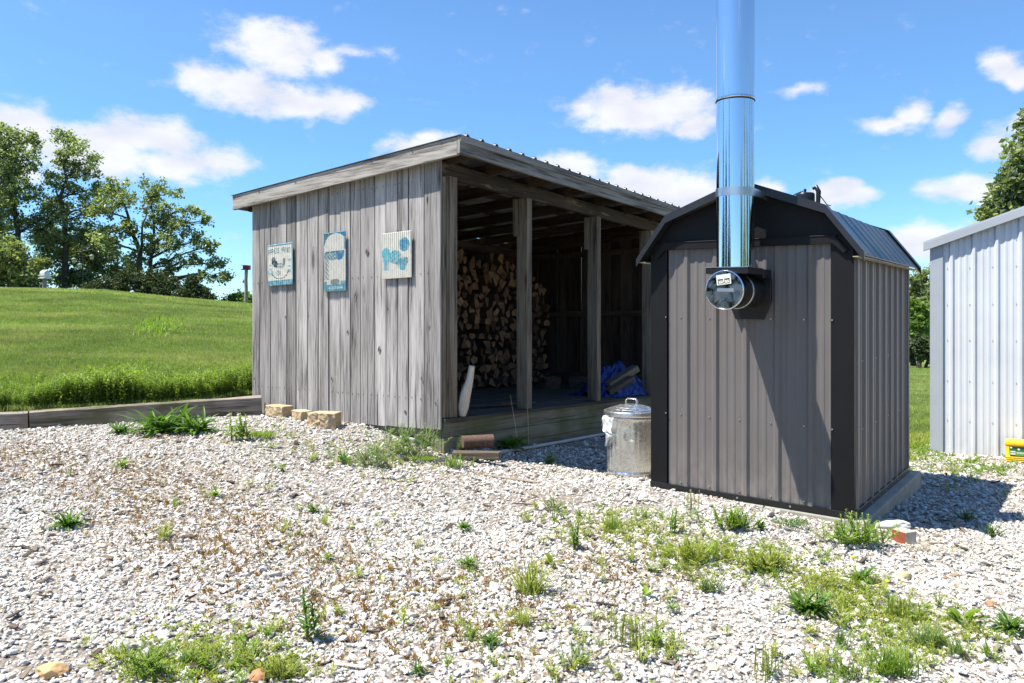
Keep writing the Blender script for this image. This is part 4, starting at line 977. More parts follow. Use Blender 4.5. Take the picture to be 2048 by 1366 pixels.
# ------------------------------------------------------------------ white metal building
WHITE = sheetmetal('white_panel', (.60, .62, .645), .36, (.42, .39, .34), -.17)
WTRIM = simple('grey_trim', (.38, .405, .435), .4, 0, .5, .06, 3)
bld = thing('metal_building', 'white ribbed metal building with pale grey trim at the right', 'building', (BO[0], BO[1], 0), -TH)
def bz(u): return 2.36 + .335 * min(u, 6.4 - u)
mb = MB(); ribpanel(mb, .05, 6.35, [.19 + .2286 * i for i in range(27)], -.17, lambda u: bz(u), lambda u, h, z: (u, -h, z), .02)
mb.build('front_wall', WHITE, bld)
mb = MB()
for i in range(6):
    for z in (.25, .72, 1.2, 1.62, 2.05, 2.35): screw(mb, (.19 + .2286 * i - .045, -.001, z), (0, -1, 0), .006)
mb.build('screws', BRUSH, bld)
mb = MB(); ribpanel(mb, .02, 7.4, [.2 + .2286 * i for i in range(31)], -.17, 2.36, lambda u, h, z: (-h, u, z)); mb.build('side_wall', WHITE, bld)
mb = MB(); ribpanel(mb, .02, 7.4, [.2 + .2286 * i for i in range(31)], -.17, 2.36, lambda u, h, z: (6.4 + h, u, z)); mb.build('side_wall', WHITE, bld)
mb = MB(); ribpanel(mb, .05, 6.35, [.19 + .2286 * i for i in range(27)], -.17, bz, lambda u, h, z: (u, 7.4 + h, z)); mb.build('rear_wall', WHITE, bld)
mb = MB(); mb.box(-.03, .085, -.026, -.0205, -.18, 2.36, 2); mb.box(-.036, -.0305, -.025, .09, -.18, 2.36, 2); mb.build('corner_trim', WTRIM, bld)
mb = MB(); mb.box(.085, .10, -.0255, -.002, -.18, 2.39, 2); mb.build('corner_lip', WTRIM, bld)
mb = MB()
for xa, xb in ((-.10, 3.2), (3.2, 6.5)):
    mb.hexa([(x, y, bz(x) - d) for d in (.060, -.035) for y in (-.075, -.045) for x in (xa, xb)], 0)
    mb.hexa([(x, y, bz(x) - d) for d in (.058, .054) for y in (-.0445, -.0215) for x in (xa, xb)], 0)
mb.build('rake_trim', WTRIM, bld, bevel=.003)
for xa, xb in ((-.10, 3.2), (3.2, 6.5)):
    mb = MB(); mb.hexa([(x, y, bz(x) - d) for d in (-.036, -.05) for y in (-.07, 7.5) for x in (xa, xb)], 1); mb.build('roof', WTRIM, bld)

# ------------------------------------------------------------------ galvanised bin with its bag
m, g, b = material('galvanised'); GALV = m
vo = g.node('ShaderNodeTexVoronoi', {'Vector': g.obj(), 'Scale': 38.0}); sp = g.node('ShaderNodeSeparateColor', {0: vo.outputs['Color']}).outputs[0]
c = g.ramp(sp, [(0, (.62, .64, .64)), (1, (.75, .77, .77))])
c = g.mix(g.ramp(g.noise(g.scale(g.obj(), (6, 6, 1.2)), 1.0, 4, .6), [(.48, 0.0), (.75, .5)]), c, (.48, .44, .34))
g.put(b.inputs['Base Color'], c); b.inputs['Metallic'].default_value = .9; g.put(b.inputs['Roughness'], g.m('ADD', .22, g.m('MULTIPLY', sp, .14)))
cb = gp(1262, 951); Yc = 7.78
can = thing('trash_can', 'galvanised steel dustbin with fluted sides and a ringed lid', 'trash can', (1.2, 7.74, -.155), -TH)
def flute(q, z):
    f = (q * 26 / (2 * PI)) % 1; w = (1 - abs(f * 2 - 1))
    return 1 + (.022 * min(1, max(0, (w - .62) * 5)) if .07 < z < .56 else 0) * -1
H = .66
mb = MB(); mb.lathe([(.0, .02), (.235, .02), (.244, .0), (.246, .015), (.240, .03), (.241, .06), (.246, .066), (.246, .075), (.241, .08), (.2415, .10), (.253, .54), (.2545, .57), (.258, .60), (.262, .605), (.262, .62), (.256, .625), (.257, H)], (0, 0, 0), 156, rfun=flute)
mb.build('body', GALV, can)
mb = MB(); mb.lathe([(.272, .625), (.276, .628), (.278, .668), (.273, .676), (.262, .678), (.235, .690), (.228, .686), (.222, .694), (.19, .706), (.183, .702), (.177, .710), (.14, .722), (.133, .718), (.126, .725), (.085, .733), (.0, .735)], (0, 0, 0), 64)
lid = mb.build('lid', GALV, can)
mb = MB(); mb.tube([(-.062, 0, .728), (-.062, 0, .772), (-.045, 0, .79), (.045, 0, .79), (.062, 0, .772), (.062, 0, .728)], .0085, 8, squash=[1, 1.6, 1, .6, 1, 1.6, 1, .6]); mb.build('lid_handle', GALV, lid)
for qa in (math.radians(-66), math.radians(114)):
    cq, sq_ = math.cos(qa), math.sin(qa); ax = Vector((cq, sq_, 0)); tx = Vector((-sq_, cq, 0)); o0 = ax * .252
    mb = MB(); mb.hexa([tuple(o0 + ax * d + tx * t + Vector((0, 0, z))) for z in (.475, .505) for t in (-.05, .05) for d in (0, .012)], 0)
    pts = [o0 + ax * .014 + tx * t + Vector((0, 0, z)) for t, z in ((-.045, .49), (-.058, .44), (-.05, .40), (.05, .40), (.058, .44), (.045, .49))]
    mb.tube(pts, .0045, 6); mb.build('side_handle', GALV, can)
# plastic bag caught under the lid
m, g, b = material('white_plastic'); BAG = m
b.inputs['Base Color'].default_value = (.82, .82, .82, 1); b.inputs['Roughness'].default_value = .25; b.inputs['Specular IOR Level'].default_value = .6
tl = g.node('ShaderNodeBsdfTranslucent', {0: (.8, .8, .8, 1)}); g.put(g.nt.nodes['Material Output'].inputs[0], g.node('ShaderNodeMixShader', {0: .3, 1: b.outputs[0], 2: tl.outputs[0]}).outputs[0])
nu, nv = 22, 26; V = []; qa0, qa1 = math.radians(-151), math.radians(-96)
for j in range(nv + 1):
    for i in range(nu + 1):
        u, v = i / nu, j / nv
        wid = np.interp(v, [0, .3, .55, .62, .8, 1], [1, .86, .62, .36, .22, .05]); mid = np.interp(v, [0, .4, .6, .8, 1], [.45, .45, .68, .55, .38])
        q = qa0 + (qa1 - qa0) * (mid + (u - .5) * wid)
        fl = mnoise.noise(Vector((u * 4, v * 5, 2))) * .012 + abs(mnoise.noise(Vector((u * 11, v * 4, 6)))) * .012
        r = .279 + fl + .012 * math.sin(v * 3) - (.012 if v > .5 else 0)
        V.append((r * math.cos(q), r * math.sin(q), .625 - v * .30 + .012 * mnoise.noise(Vector((u * 3, v * 3, 9)))))
Fq = np.array([(j * (nu + 1) + i, j * (nu + 1) + i + 1, (j + 1) * (nu + 1) + i + 1, (j + 1) * (nu + 1) + i) for j in range(nv) for i in range(nu)])
o = fast_mesh('plastic_bag', np.array(V), Fq, np.ones(len(Fq)), BAG, False); o.location = can.location; o.rotation_euler = can.rotation_euler
tag(o, 'crumpled white plastic bag hanging out under the lid of the steel dustbin', 'bag')

# ------------------------------------------------------------------ yellow pail by the white wall
YEL = simple('yellow_plastic', (.80, .50, .012), .35, 0, .5, .05, 4)
Yb = 8.55; pb = px(2036, 917, Yb); pail = thing('pail', 'yellow square plastic pail with a green printed label against the white wall', 'bucket', (pb.x + .02, Yb, float(zG(pb.x, Yb)) - .0), -TH + .05)
def rsq(s, r=.04, n=5):
    P = []
    for cx_, cy_, a0 in ((1, 1, 0), (-1, 1, 90), (-1, -1, 180), (1, -1, 270)):
        for k in range(n + 1):
            a = math.radians(a0 + 90 * k / n); P.append((cx_ * (s - r) + r * math.cos(a), cy_ * (s - r) + r * math.sin(a)))
    return P
def loft(mb, secs, mat=0):
    vs = []; n = len(rsq(.1))
    for s_, z in secs: vs += [(x, y, z) for x, y in rsq(s_)]
    fs = [(i * n + k, i * n + (k + 1) % n, (i + 1) * n + (k + 1) % n, (i + 1) * n + k) for i in range(len(secs) - 1) for k in range(n)]
    mb.add(vs, fs, None, 1, mat, True); mb.add([vs[k] for k in range(n)][::-1], [tuple(range(n))], None, 1, mat); e = (len(secs) - 1) * n; mb.add([vs[e + k] for k in range(n)], [tuple(range(n))], None, 1, mat)
mb = MB(); loft(mb, [(.120, 0), (.128, .01), (.128, .022), (.123, .026), (.130, .03), (.130, .042), (.125, .046), (.131, .05), (.131, .060), (.127, .064), (.130, .19)]); mb.build('body', YEL, pail)
mb = MB(); loft(mb, [(.133, .185), (.135, .19), (.135, .226), (.13, .232), (.118, .233)]); mb.build('lid', YEL, pail)
nu, nv = 40, 24; V = []; Fq = []; C = []
for j in range(nv + 1):
    for i in range(nu + 1): V.append((-.095 + .19 * i / nu, -.1325 - .0005, .080 + .095 * j / nv))
rr = random.Random(3)
for j in range(nv):
    for i in range(nu):
        k = j * (nu + 1) + i; Fq.append((k, k + 1, k + nu + 2, k + nu + 1)); u, v = (i + .5) / nu, (j + .5) / nv
        c = (.02, .12 + .1 * rr.random(), .03) if v > .4 else (.12, .35, .04)
        if v > .75: c = (.015, .03, .02)
        if .06 < u < .3 and v < .55: c = (.75, .74, .66) if (j // 2) % 3 else (.03, .06, .03)
        if .34 < u < .7 and .25 < v < .42: c = (.78, .78, .76)
        if .36 < u < .68 and .3 < v < .36 and i % 3: c = (.1, .1, .1)
        if ell(u, v, .46, .72, .06, .1) < 1 or ell(u, v, .09, .88, .06, .08) < 1: c = (.8, .8, .78)
        if .74 < u < .97 and v > .45: c = (.6, .6, .56)
        C.append(c)
o = fast_mesh('label', np.array(V), np.array(Fq), np.ones(len(Fq)), LABEL); a_ = o.data.attributes.new('paint', 'FLOAT_COLOR', 'CORNER'); a_.data.foreach_set('color', np.repeat(np.array([(*c, 1) for c in C], np.float32), 4, 0).ravel()); o.parent = pail

# ------------------------------------------------------------------ timbers, blocks, stones, pipe
def timber(p, q, h, d, label, seed):
    rr = random.Random(seed); L_ = math.hypot(q[0] - p[0], q[1] - p[1]); n = 26; mb = MB(); vs = []; sec = [(-d / 2, 0), (d / 2, 0), (d / 2, h * .9), (d / 2 - .018, h), (-d / 2 + .02, h), (-d / 2, h * .92)]
    ph = [rr.uniform(0, 9) for _ in range(6)]
    for i in range(n + 1):
        x = L_ * i / n
        for k, (a, c_) in enumerate(sec): vs.append((x, a + .007 * mnoise.noise(Vector((x * 3, k * 5, seed))), c_ + .010 * mnoise.noise(Vector((x * 2.2, k * 3 + 9, seed)))))
    k6 = len(sec); fs, uvs = [], []; o_ = rr.uniform(0, 20)
    per = [0, d, d + h * .9, d + h, 2 * d + h, 2 * d + 1.1 * h, 2 * d + 2 * h]
    for i in range(n):
        for k in range(k6):
            fs.append((i * k6 + k, (i + 1) * k6 + k, (i + 1) * k6 + (k + 1) % k6, i * k6 + (k + 1) % k6))
            uvs.append([(per[k] + o_, L_ * i / n), (per[k] + o_, L_ * (i + 1) / n), (per[k + 1] + o_, L_ * (i + 1) / n), (per[k + 1] + o_, L_ * i / n)])
    mb.add(vs, fs, uvs, 1.0)
    mb.add(vs, [tuple(range(k6)), tuple(range(n * k6 + k6 - 1, n * k6 - 1, -1))], None, .8)
    o = mb.build('retaining_timber', W_TIMB); o.location = (p[0], p[1], p[2]); dz_ = q[2] - p[2]
    o.rotation_euler = (0, -math.atan2(dz_, L_), math.atan2(q[1] - p[1], q[0] - p[0]))
    return tag(o, label, 'timber', 'timbers edging the lawn')
off = .075
nx, ny = -uy * -1, ux * -1
nx, ny = (uy, -ux) if (-ux) > 0 else (-uy, ux)
A = (TA[0] + nx * off + .04, TA[1] + ny * off, .285); B = (TB[0] + nx * off, TB[1] + ny * off, .182)
timber(B, A, .232, .15, 'long weathered timber running from the woodshed corner along the lawn', 3)
C_ = (B[0] + ux * 2.6, B[1] + uy * 2.6 - .05, B[2] - .06)
timber(C_, (B[0] + ux * .02, B[1] + uy * .02, B[2] - .004), .236, .15, 'dark cracked timber end butted against the long timber at the left edge', 8)
m, g, b = material('tan_block'); TANB = m
n = g.noise(g.obj(), 55, 4, .7); g.put(b.inputs['Base Color'], g.ramp(n, [(.3, (.36, .255, .15)), (.65, (.56, .42, .255))])); b.inputs['Roughness'].default_value = .95; g.put(b.inputs['Normal'], g.bump(n, .8, .012))
def block(x, y, Y, w, d, h, rz, lab, tilt=0):
    import bmesh
    bm = bmesh.new(); P = [(-w * .40, d / 2), (w * .40, d / 2), (w / 2, -d / 2 + .03), (w * .30, -d / 2), (-w * .30, -d / 2), (-w / 2, -d / 2 + .03)]
    lo = [bm.verts.new((a, c_, 0)) for a, c_ in P]; hi = [bm.verts.new((a, c_, h)) for a, c_ in P]
    bm.faces.new(lo); bm.faces.new(hi[::-1])
    for i in range(6): bm.faces.new((lo[i], hi[i], hi[(i + 1) % 6], lo[(i + 1) % 6]))
    bmesh.ops.recalc_face_normals(bm, faces=bm.faces[:]); bmesh.ops.subdivide_edges(bm, edges=bm.edges[:], cuts=6, use_grid_fill=True)
    for v in bm.verts:
        if v.co.y < -d / 2 + .045: v.co += Vector((mnoise.noise(v.co * 18 + Vector((w * 90, 0, 0))), mnoise.noise(v.co * 25 + Vector((3, 9, 1))), mnoise.noise(v.co * 22 + Vector((8, 2, 5))) * .5)) * .014
        else: v.co += Vector((0, 0, mnoise.noise(v.co * 20) * .003))
    me = bpy.data.meshes.new('landscape_block'); bm.to_mesh(me); bm.free(); me.materials.append(TANB)
    o = bpy.data.objects.new('landscape_block', me); col.objects.link(o); p = px(x, y, Y); o.location = (p.x, p.y, p.z); o.rotation_euler = (tilt, 0, rz)
    b_ = o.modifiers.new('edge', 'BEVEL'); b_.width = .004; b_.limit_method = 'ANGLE'
    tag(o, lab, 'block', 'tan landscaping blocks')
block(558, 832, 9.05, .36, .20, .125, -TH - .05, 'tan landscaping block at the far left against the shed wall')
block(603, 843, 8.72, .30, .17, .125, -TH - .35, 'tan landscaping block in the middle of the three, face turned')
block(650, 855, 8.28, .335, .24, .165, -TH + .38, 'largest tan landscaping block nearest the camera beside the shed wall')
WROCK = simple('white_rock', (.68, .66, .62), .9, 0, .3, .15, 9, .6, 30)
BRICK = simple('brick', (.44, .385, .32), .9, 0, .3, .25, 14, .5, 60); BRED = simple('brick_red', (.30, .085, .045), .9, 0, .3, .2, 14, .4, 60)
def rock(name, x, y, sx, sy, sz, mat, lab, seed, cat='rock', sub=4, rz=0):
    import bmesh
    bm = bmesh.new(); bmesh.ops.create_icosphere(bm, subdivisions=sub, radius=1); rr = random.Random(seed)
    cuts = [(Vector((rr.gauss(0, 1), rr.gauss(0, 1), rr.gauss(0, .6))).normalized(), rr.uniform(.6, .85)) for _ in range(8)]
    for v in bm.verts:
        for nn, d in cuts:
            e = v.co.dot(nn)
            if e > d: v.co -= nn * (e - d) * .9
        v.co *= 1 + .12 * mnoise.noise(v.co * 2.5 + Vector((seed, 0, 0)))
        v.co = Vector((v.co.x * sx, v.co.y * sy, v.co.z * sz))
    me = bpy.data.meshes.new(name); bm.to_mesh(me); bm.free(); me.materials.append(mat); me.polygons.foreach_set('use_smooth', [True] * len(me.polygons)); o = bpy.data.objects.new(name, me); col.objects.link(o)
    p = gp(x, y); o.location = (p.x, p.y, p.z + sz * .45); o.rotation_euler = (0, 0, rz); return tag(o, lab, cat)
rock('flat_rock', 1778, 1055, .155, .085, .04, WROCK, 'flat white rock beside the right corner of the concrete slab', 4)
rock('rock', 1808, 1158, .045, .04, .028, simple('tan_rock', (.55, .43, .24), .9, 0, .3, .2, 9, .5, 30), 'small tan rock in the gravel below the half brick', 9)
rock('rock', 1983, 1214, .042, .035, .02, simple('rust_rock', (.34, .19, .11), .9, 0, .3, .2, 9, .4, 30), 'small reddish stone lying in the gravel near the right edge', 12)
rock('rock', 103, 1350, .06, .05, .028, simple('orange_rock', (.58, .36, .17), .8, 0, .3, .15, 9, .4, 30), 'smooth orange brown rock at the bottom left of the gravel', 15)
rock('rock', 518, 1362, .04, .04, .028, simple('brown_rock', (.40, .20, .10), .8, 0, .3, .15, 9, .4, 30), 'rounded brown rock at the bottom edge left of the middle', 17)
p = gp(1808, 1087); mb = MB(); mb.box(-.045, .058, -.05, .06, -.02, .085, 0, j=.006)
o = mb.build('half_brick', [BRICK, BRED], None, p, .4, bevel=.005); o.data.polygons[4].material_index = 1
tag(o, 'broken half brick with one red face on the gravel near the slab', 'brick')
PIPE = simple('grey_pipe', (.42, .43, .45), .5, 0, .4, .12, 6)
pts = [gp(x, y) + Vector((0, 0, .028)) for x, y in ((800, 880), (868, 894), (905, 907), (945, 914), (985, 913), (1040, 903), (1120, 889), (1205, 873), (1290, 860))]
mb = MB(); P2 = []
for i in range(len(pts) - 1):
    p0, p1, p2, p3 = pts[max(i - 1, 0)], pts[i], pts[i + 1], pts[min(i + 2, len(pts) - 1)]
    for k in range(5):
        t_ = k / 5; P2.append(.5 * ((2 * p1) + (p2 - p0) * t_ + (2 * p0 - 5 * p1 + 4 * p2 - p3) * t_ ** 2 + (3 * p1 - p0 - 3 * p2 + p3) * t_ ** 3))
P2.append(pts[-1]); mb.tube(P2, .020, 10); mb.tube([P2[21] , P2[23]], .025, 10)
tag(mb.build('pipe', PIPE), 'grey plastic pipe lying on the gravel in front of the woodshed skirt', 'pipe')
m, g, b = material('brown_tile'); TILE = m
n = g.noise(g.obj(), 60, 3, .7); g.put(b.inputs['Base Color'], g.ramp(n, [(.35, (.07, .042, .032)), (.62, (.16, .09, .065)), (.75, (.34, .25, .2))])); b.inputs['Roughness'].default_value = .9
p = px(957, 901, 7.78); mb = MB(); mb.tube([(-.165, 0, .08), (.15, 0, .08)], .062, 16, smooth=True)
tag(mb.build('clay_pipe', TILE, None, (p.x, p.y, p.z + .015), -TH + .95), 'short brown clay pipe lying on a plank by the shed skirt', 'pipe')
p = px(953, 913, 7.62); mb = MB(); mb.box(-.24, .24, -.06, .06, -.02, .045, 0, .8, j=.008)
tag(mb.build('plank', W_POST, None, (p.x, p.y, p.z), -TH + .55, bevel=.006), 'short grey plank lying under the brown clay pipe', 'plank')
# scraps of wood on the gravel
m_ = 0
for (x, y, L_, wd, rz, lab, mt) in ((1020, 960, .75, .05, -.62, 'long thin pinkish board half sunk in the gravel before the shed', W_POST), (790, 1142, .10, .024, .1, 'short bark strip in the middle of the gravel', W_POST), (785, 1232, .15, .035, .75, 'grey wood scrap lying aslant in the lower gravel', W_POST), (735, 1268, .14, .022, -.15, 'dark bark scrap below the tall green sprout', W_BEAM), (700, 1338, .16, .022, -.22, 'curled tan wood sliver near the bottom edge', W_LOGS), (1215, 1215, .14, .03, -.4, 'brown bark scrap beside the right grass clump', W_BEAM), (885, 1207, .1, .03, .05, 'grey bark chip above the lower rosette', W_BEAM), (1060, 1013, .3, .02, -.35, 'thin brown stick on the gravel below the shed shadow', W_BEAM)):
    p = gp(x, y); mb = MB(); n = 5; mb.hexa([(a, c_ * f, z) for z in (.010, .020) for c_, f in ((-wd * .36, 1), (wd * .36, .5)) for a in (-L_ * .42, L_ * .42)], 0, 1.5)
    tag(mb.build('wood_scrap', mt, None, p, rz, bevel=.004), lab, 'wood scrap')
# ------------------------------------------------------------------ small things on the lawn's crest
WPAINT = simple('white_paint', (.76, .76, .74), .6, 0, .3, .1, 6); REDP = simple('red_paint', (.24, .03, .04), .6, 0, .3, .2, 9)
GREYW = simple('grey_wood', (.30, .26, .22), .9, 0, .3, .3, 9); GOURD = simple('cream_plastic', (.52, .44, .24), .5, 0, .4, .1, 5); GREENP = simple('green_roof', (.16, .26, .20), .5, 0, .4, .1, 5)
def crest(x, Y): X = (x - CX) / F * Y; return X, float(zL(X, Y))
Yb = 33.0; X, z0 = crest(90, Yb)
t = thing('bird_house', 'white two storey bird house on a wooden post before the left trees', 'bird house', (X, Yb, z0), -.45)
mb = MB(); mb.box(-.05, .05, -.05, .05, -.1, .52); mb.box(-.13, -.09, -.03, .03, -.1, .5); mb.build('post', GREYW, t)
zb = .52; mb = MB(); mb.box(-.15, .15, -.13, .13, zb, zb + .20); mb.build('house_box', WPAINT, t)
mb = MB(); mb.prism([(-.13, zb + .20), (.13, zb + .20), (.13, zb + .24), (0, zb + .34), (-.13, zb + .24)], -.15, .15, plane='yz'); mb.build('roof', WPAINT, t)
mb = MB(); mb.box(-.19, .19, -.18, .18, zb - .03, zb - .002); mb.box(-.18, .18, -.17, -.13, zb + .10, zb + .112); mb.build('balcony', WPAINT, t)
for k in range(3):
    for r_ in range(2):
        mb = MB(); mb.tube([(-.09 + .09 * k, -.132, zb + .055 + .1 * r_), (-.09 + .09 * k, -.126, zb + .055 + .1 * r_)], .026, 10, smooth=False); mb.build('entrance_hole', BLACK, t)
X, z0 = crest(166, 32.6)
t = thing('bird_pole', 'thin dark pole with cross arms that carries the cream bird feeders', 'pole', (X, 32.6, z0))
mb = MB(); mb.tube([(0, 0, -.2), (0, 0, 2.05)], [.022, .016], 8); mb.build('pole', DARKB, t)
mb = MB(); mb.tube([(-.42, 0, 1.62), (.42, 0, 1.75)], .012, 6); mb.tube([(-.1, -.2, 1.45), (.05, .2, 1.45)], .012, 6); mb.build('cross_arm', DARKB, t)
for (x, y, lab) in ((148, 521, 'cream lantern shaped bird feeder hanging lower left on the pole'), (160, 532, 'dull cream bird feeder hanging lowest against the dark leaves'), (183.5, 514.5, 'cream lantern shaped bird feeder hanging highest on the right arm')):
    p = px(x, y, 32.5); f = thing('bird_feeder', lab, 'bird feeder', p, 0, 'bird feeders on the pole')
    mb = MB(); mb.lathe([(0, -.10), (.062, -.10), (.092, .055), (0, .055)], (0, 0, 0), 8); mb.build('body', GOURD, f)
    mb = MB(); mb.lathe([(.118, .052), (.118, .062), (.03, .115), (.0, .12)], (0, 0, 0), 8); mb.tube([(0, 0, .1), (0, 0, .2)], .006, 5); mb.build('roof', GREENP, f)
X, z0 = crest(181, 33.4)
zt = px(181, 580, 33.4).z
t = thing('bench', 'low grey wooden bench half hidden behind the crest of the lawn', 'bench', (X, 33.4, zt - .42), .03)
mb = MB(); mb.box(-.60, .62, -.15, -.02, .38, .42, 0); mb.box(-.60, .62, .02, .15, .38, .42, 0); mb.build('seat', GREYW, t)
for x in (-.66, .66):
    mb = MB(); mb.box(x - .05, x + .05, -.17, .17, -.3, .46); mb.build('leg', GREYW, t)
X, z0 = crest(492, 34.5)
t = thing('bird_house', 'small red bird house on a thick round grey post left of the woodshed', 'bird house', (X, 34.5, z0), -.12)
H = 1.55; mb = MB(); mb.tube([(0, 0, -.2), (.01, 0, .6), (-.005, 0, 1.1), (.02, 0, H)], [.085, .078, .075, .075], 12); mb.lathe([(0, 0), (.05, .01), (.03, .14), (0, .16)], (-.11, -.02, .96), 8); mb.build('post', GREYW, t)
mb = MB(); mb.box(-.10, .17, -.11, .11, H, H + .18); mb.build('house_box', REDP, t)
mb = MB(); mb.hexa([(x, y, z + s) for s in (0, .02) for y in (-.14, .14) for x, z in ((-.17, H + .195), (.17, H + .175))], 0); mb.build('roof', REDP, t)
mb = MB(); mb.hexa([(-.20, -.1, H - .0), (-.1, -.1, H - .001), (-.20, .1, H), (-.1, .1, H), (-.2, -.1, H + .02), (-.1, -.1, H + .05), (-.2, .1, H + .02), (-.1, .1, H + .05)]); mb.build('ledge', REDP, t)
X, z0 = crest(262, 34)
mb = MB(); mb.lathe([(0, .0), (.5, .0), (.5, .05), (.42, .08), (0, .1)], (0, 0, 0), 20); tag(mb.build('well_cover', CONC, None, (X, 34, z0 - .02)), 'pale flat well cover in the grass at the crest of the lawn', 'cover')

# ------------------------------------------------------------------ trees
def leaf_cloud(C, size, rng, tint, elong=1.5):
    n = len(C); d = rng.normal(0, 1, (n, 3)); d /= np.linalg.norm(d, axis=1)[:, None]
    e = rng.normal(0, 1, (n, 3)); e[:, 2] *= .6; e -= d * (e * d).sum(1)[:, None]; e /= np.linalg.norm(e, axis=1)[:, None]
    s = size * rng.uniform(.6, 1.35, n)[:, None]; up = d * s * .18
    V = np.stack([C - e * s * elong * .5, C + np.cross(d, e) * s * .42 + up, C + e * s * elong * .5, C - np.cross(d, e) * s * .42 + up], 1).reshape(-1, 3)
    Fq = np.arange(n * 4).reshape(-1, 4); return V, Fq, tint
def limb(mb, p, q, r0, r1, rr, sag=.12, n=6):
    p, q = Vector(p), Vector(q); L_ = (q - p).length; pts = []
    o1 = Vector((rr.uniform(-1, 1), rr.uniform(-1, 1), rr.uniform(-.3, 1))) * L_ * sag
    for i in range(n + 1):
        f = i / n; pts.append(p.lerp(q, f) + o1 * math.sin(f * PI) + Vector((rr.gauss(0, 1), rr.gauss(0, 1), rr.gauss(0, 1))) * L_ * .012 * (0 < i < n))
    mb.tube(pts, [r0 + (r1 - r0) * (i / n) for i in range(n + 1)], 7, cap=False); return pts
def tree(name, label, base, D, lobes, leaf, mat, dens=1.0, seed=1, trunk_r=.16, fork=.3, cat='tree', group=None, lobdepth=.8, clump=.5, stems=1, twig=True, ztop=None):
    """lobes: parts of the crown as seen (photo px), each given its own depth round the trunk"""
    rng = np.random.default_rng(seed); rr = random.Random(seed); s = D / F
    bx_ = (base[0] - CX) * s; bz_ = float(zL(bx_, D)) - .1 if ztop is None else ztop; B0 = Vector((bx_, D, bz_))
    t = thing(name, label, cat, B0, 0, group)
    wood_ = MB(); CC, TT = [], []; centers = []
    for (x, y, rx, ry) in lobes:
        c = px(x, y, D); off = (x - base[0]) * s
        dep = rng.uniform(-1, 1) * lobdepth * min(rx * s, 2.2); centers.append((Vector((c.x, D + dep, c.z)), rx * s, ry * s))
    zt = max(c.z + b * .3 for c, a, b in centers)
    low = min(c.z for c, a, b in centers)
    trunks = []
    for k in range(stems):
        top = max(centers, key=lambda q: q[0].z) if k == 0 else centers[(k * 3) % len(centers)]
        e = top[0]; st = B0 + Vector((rr.uniform(-.3, .3) * (k > 0), rr.uniform(-.3, .3) * (k > 0), 0))
        trunks.append(limb(wood_, st - B0, e - B0, trunk_r * (1 if k == 0 else .7), .03, rr, .05, 10))
    for c, a, b in centers:
        best = None
        for tr in trunks:
            for i, q in enumerate(tr[1:-1]):
                w_ = c - B0; d = (q - w_).length + max(0, q.z - w_.z + .25 * (w_ - q).length) * 2.5
                if best is None or d < best[0]: best = (d, q, 1 - i / len(tr))
        q = best[1]; main = limb(wood_, q, c - B0, trunk_r * .42 * best[2] + .02, .018, rr, .12, 6)
        vol = a * b * (a + b) / 2; ncl = max(6, int(dens * 10.5 * (a * b) / clump ** 2)); 
        for k in range(ncl):
            d = rng.normal(0, 1, 3); d /= np.linalg.norm(d); rad = rng.uniform(.25, 1.0) ** .6
            pc = Vector((c.x + d[0] * a * rad, c.y + d[1] * (a + b) * .5 * rad, c.z + d[2] * b * rad))
            if pc.z < bz_ + .1: continue
            if twig and k % 2 == 0: limb(wood_, main[rr.randrange(2, 7)], pc - B0, .018, .006, rr, .1, 3)
            m_ = int(rng.uniform(.6, 1.4) * 26 * (clump / leaf / 3.2) ** 1.3); cs = clump * rng.uniform(.5, 1.1)
            P_ = rng.normal(0, .42, (m_, 3)) * cs * np.array([1, 1, .8]) + np.array(pc - B0)
            CC.append(P_); TT.append(np.clip(rng.uniform(.1, .75) + rng.normal(0, .2, m_), 0, 1))
    C_ = np.concatenate(CC); T_ = np.concatenate(TT)
    V, Fq, tt = leaf_cloud(C_, leaf, rng, T_)
    wd = wood_.build('trunk', BARK, t); cr = fast_mesh('crown', V, Fq, tt, mat); cr.parent = t
    return t
tree('tall_tree', 'tall full green tree at the far left edge of the lawn', (32, 590), 44, [(15, 278, 40, 30), (55, 285, 26, 24), (-10, 300, 40, 40), (68, 325, 26, 26), (30, 335, 50, 40), (-45, 350, 60, 60), (60, 385, 36, 36), (10, 400, 46, 42), (78, 430, 30, 26), (30, 455, 50, 36), (-40, 450, 60, 50)], .12, L_TREE, .72, 11, .22, group='trees beyond the lawn')
tree('tall_tree', 'slender tall tree with a narrow open top second from the left', (128, 590), 45, [(122, 268, 20, 16), (134, 292, 22, 20), (118, 318, 18, 18), (165, 300, 26, 16), (185, 318, 14, 12), (150, 335, 34, 22), (185, 350, 20, 16), (120, 365, 28, 24), (160, 380, 40, 26), (190, 405, 26, 18), (115, 415, 34, 28), (155, 435, 36, 28), (108, 470, 36, 28), (160, 480, 36, 26)], .12, L_TREE, .72, 23, .2, group='trees beyond the lawn')
tree('spreading_tree', 'broad open spreading tree with forked trunks left of the woodshed', (288, 596), 43, [(235, 372, 30, 18), (212, 385, 20, 16), (255, 395, 26, 18), (300, 372, 26, 18), (320, 392, 20, 16), (350, 384, 20, 10), (285, 410, 26, 18), (225, 420, 34, 22), (340, 425, 22, 16), (385, 425, 26, 14), (405, 440, 18, 12), (310, 445, 32, 22), (365, 455, 26, 18), (255, 455, 32, 22), (400, 478, 26, 14), (420, 495, 22, 14), (345, 490, 30, 20), (290, 490, 28, 22), (225, 480, 34, 26), (385, 520, 26, 16), (430, 525, 24, 14), (455, 550, 20, 9), (440, 558, 22, 9), (325, 530, 24, 18), (265, 525, 28, 20), (405, 552, 20, 10)], .12, L_TREE, .78, 37, .2, group='trees beyond the lawn', stems=3, clump=.42)
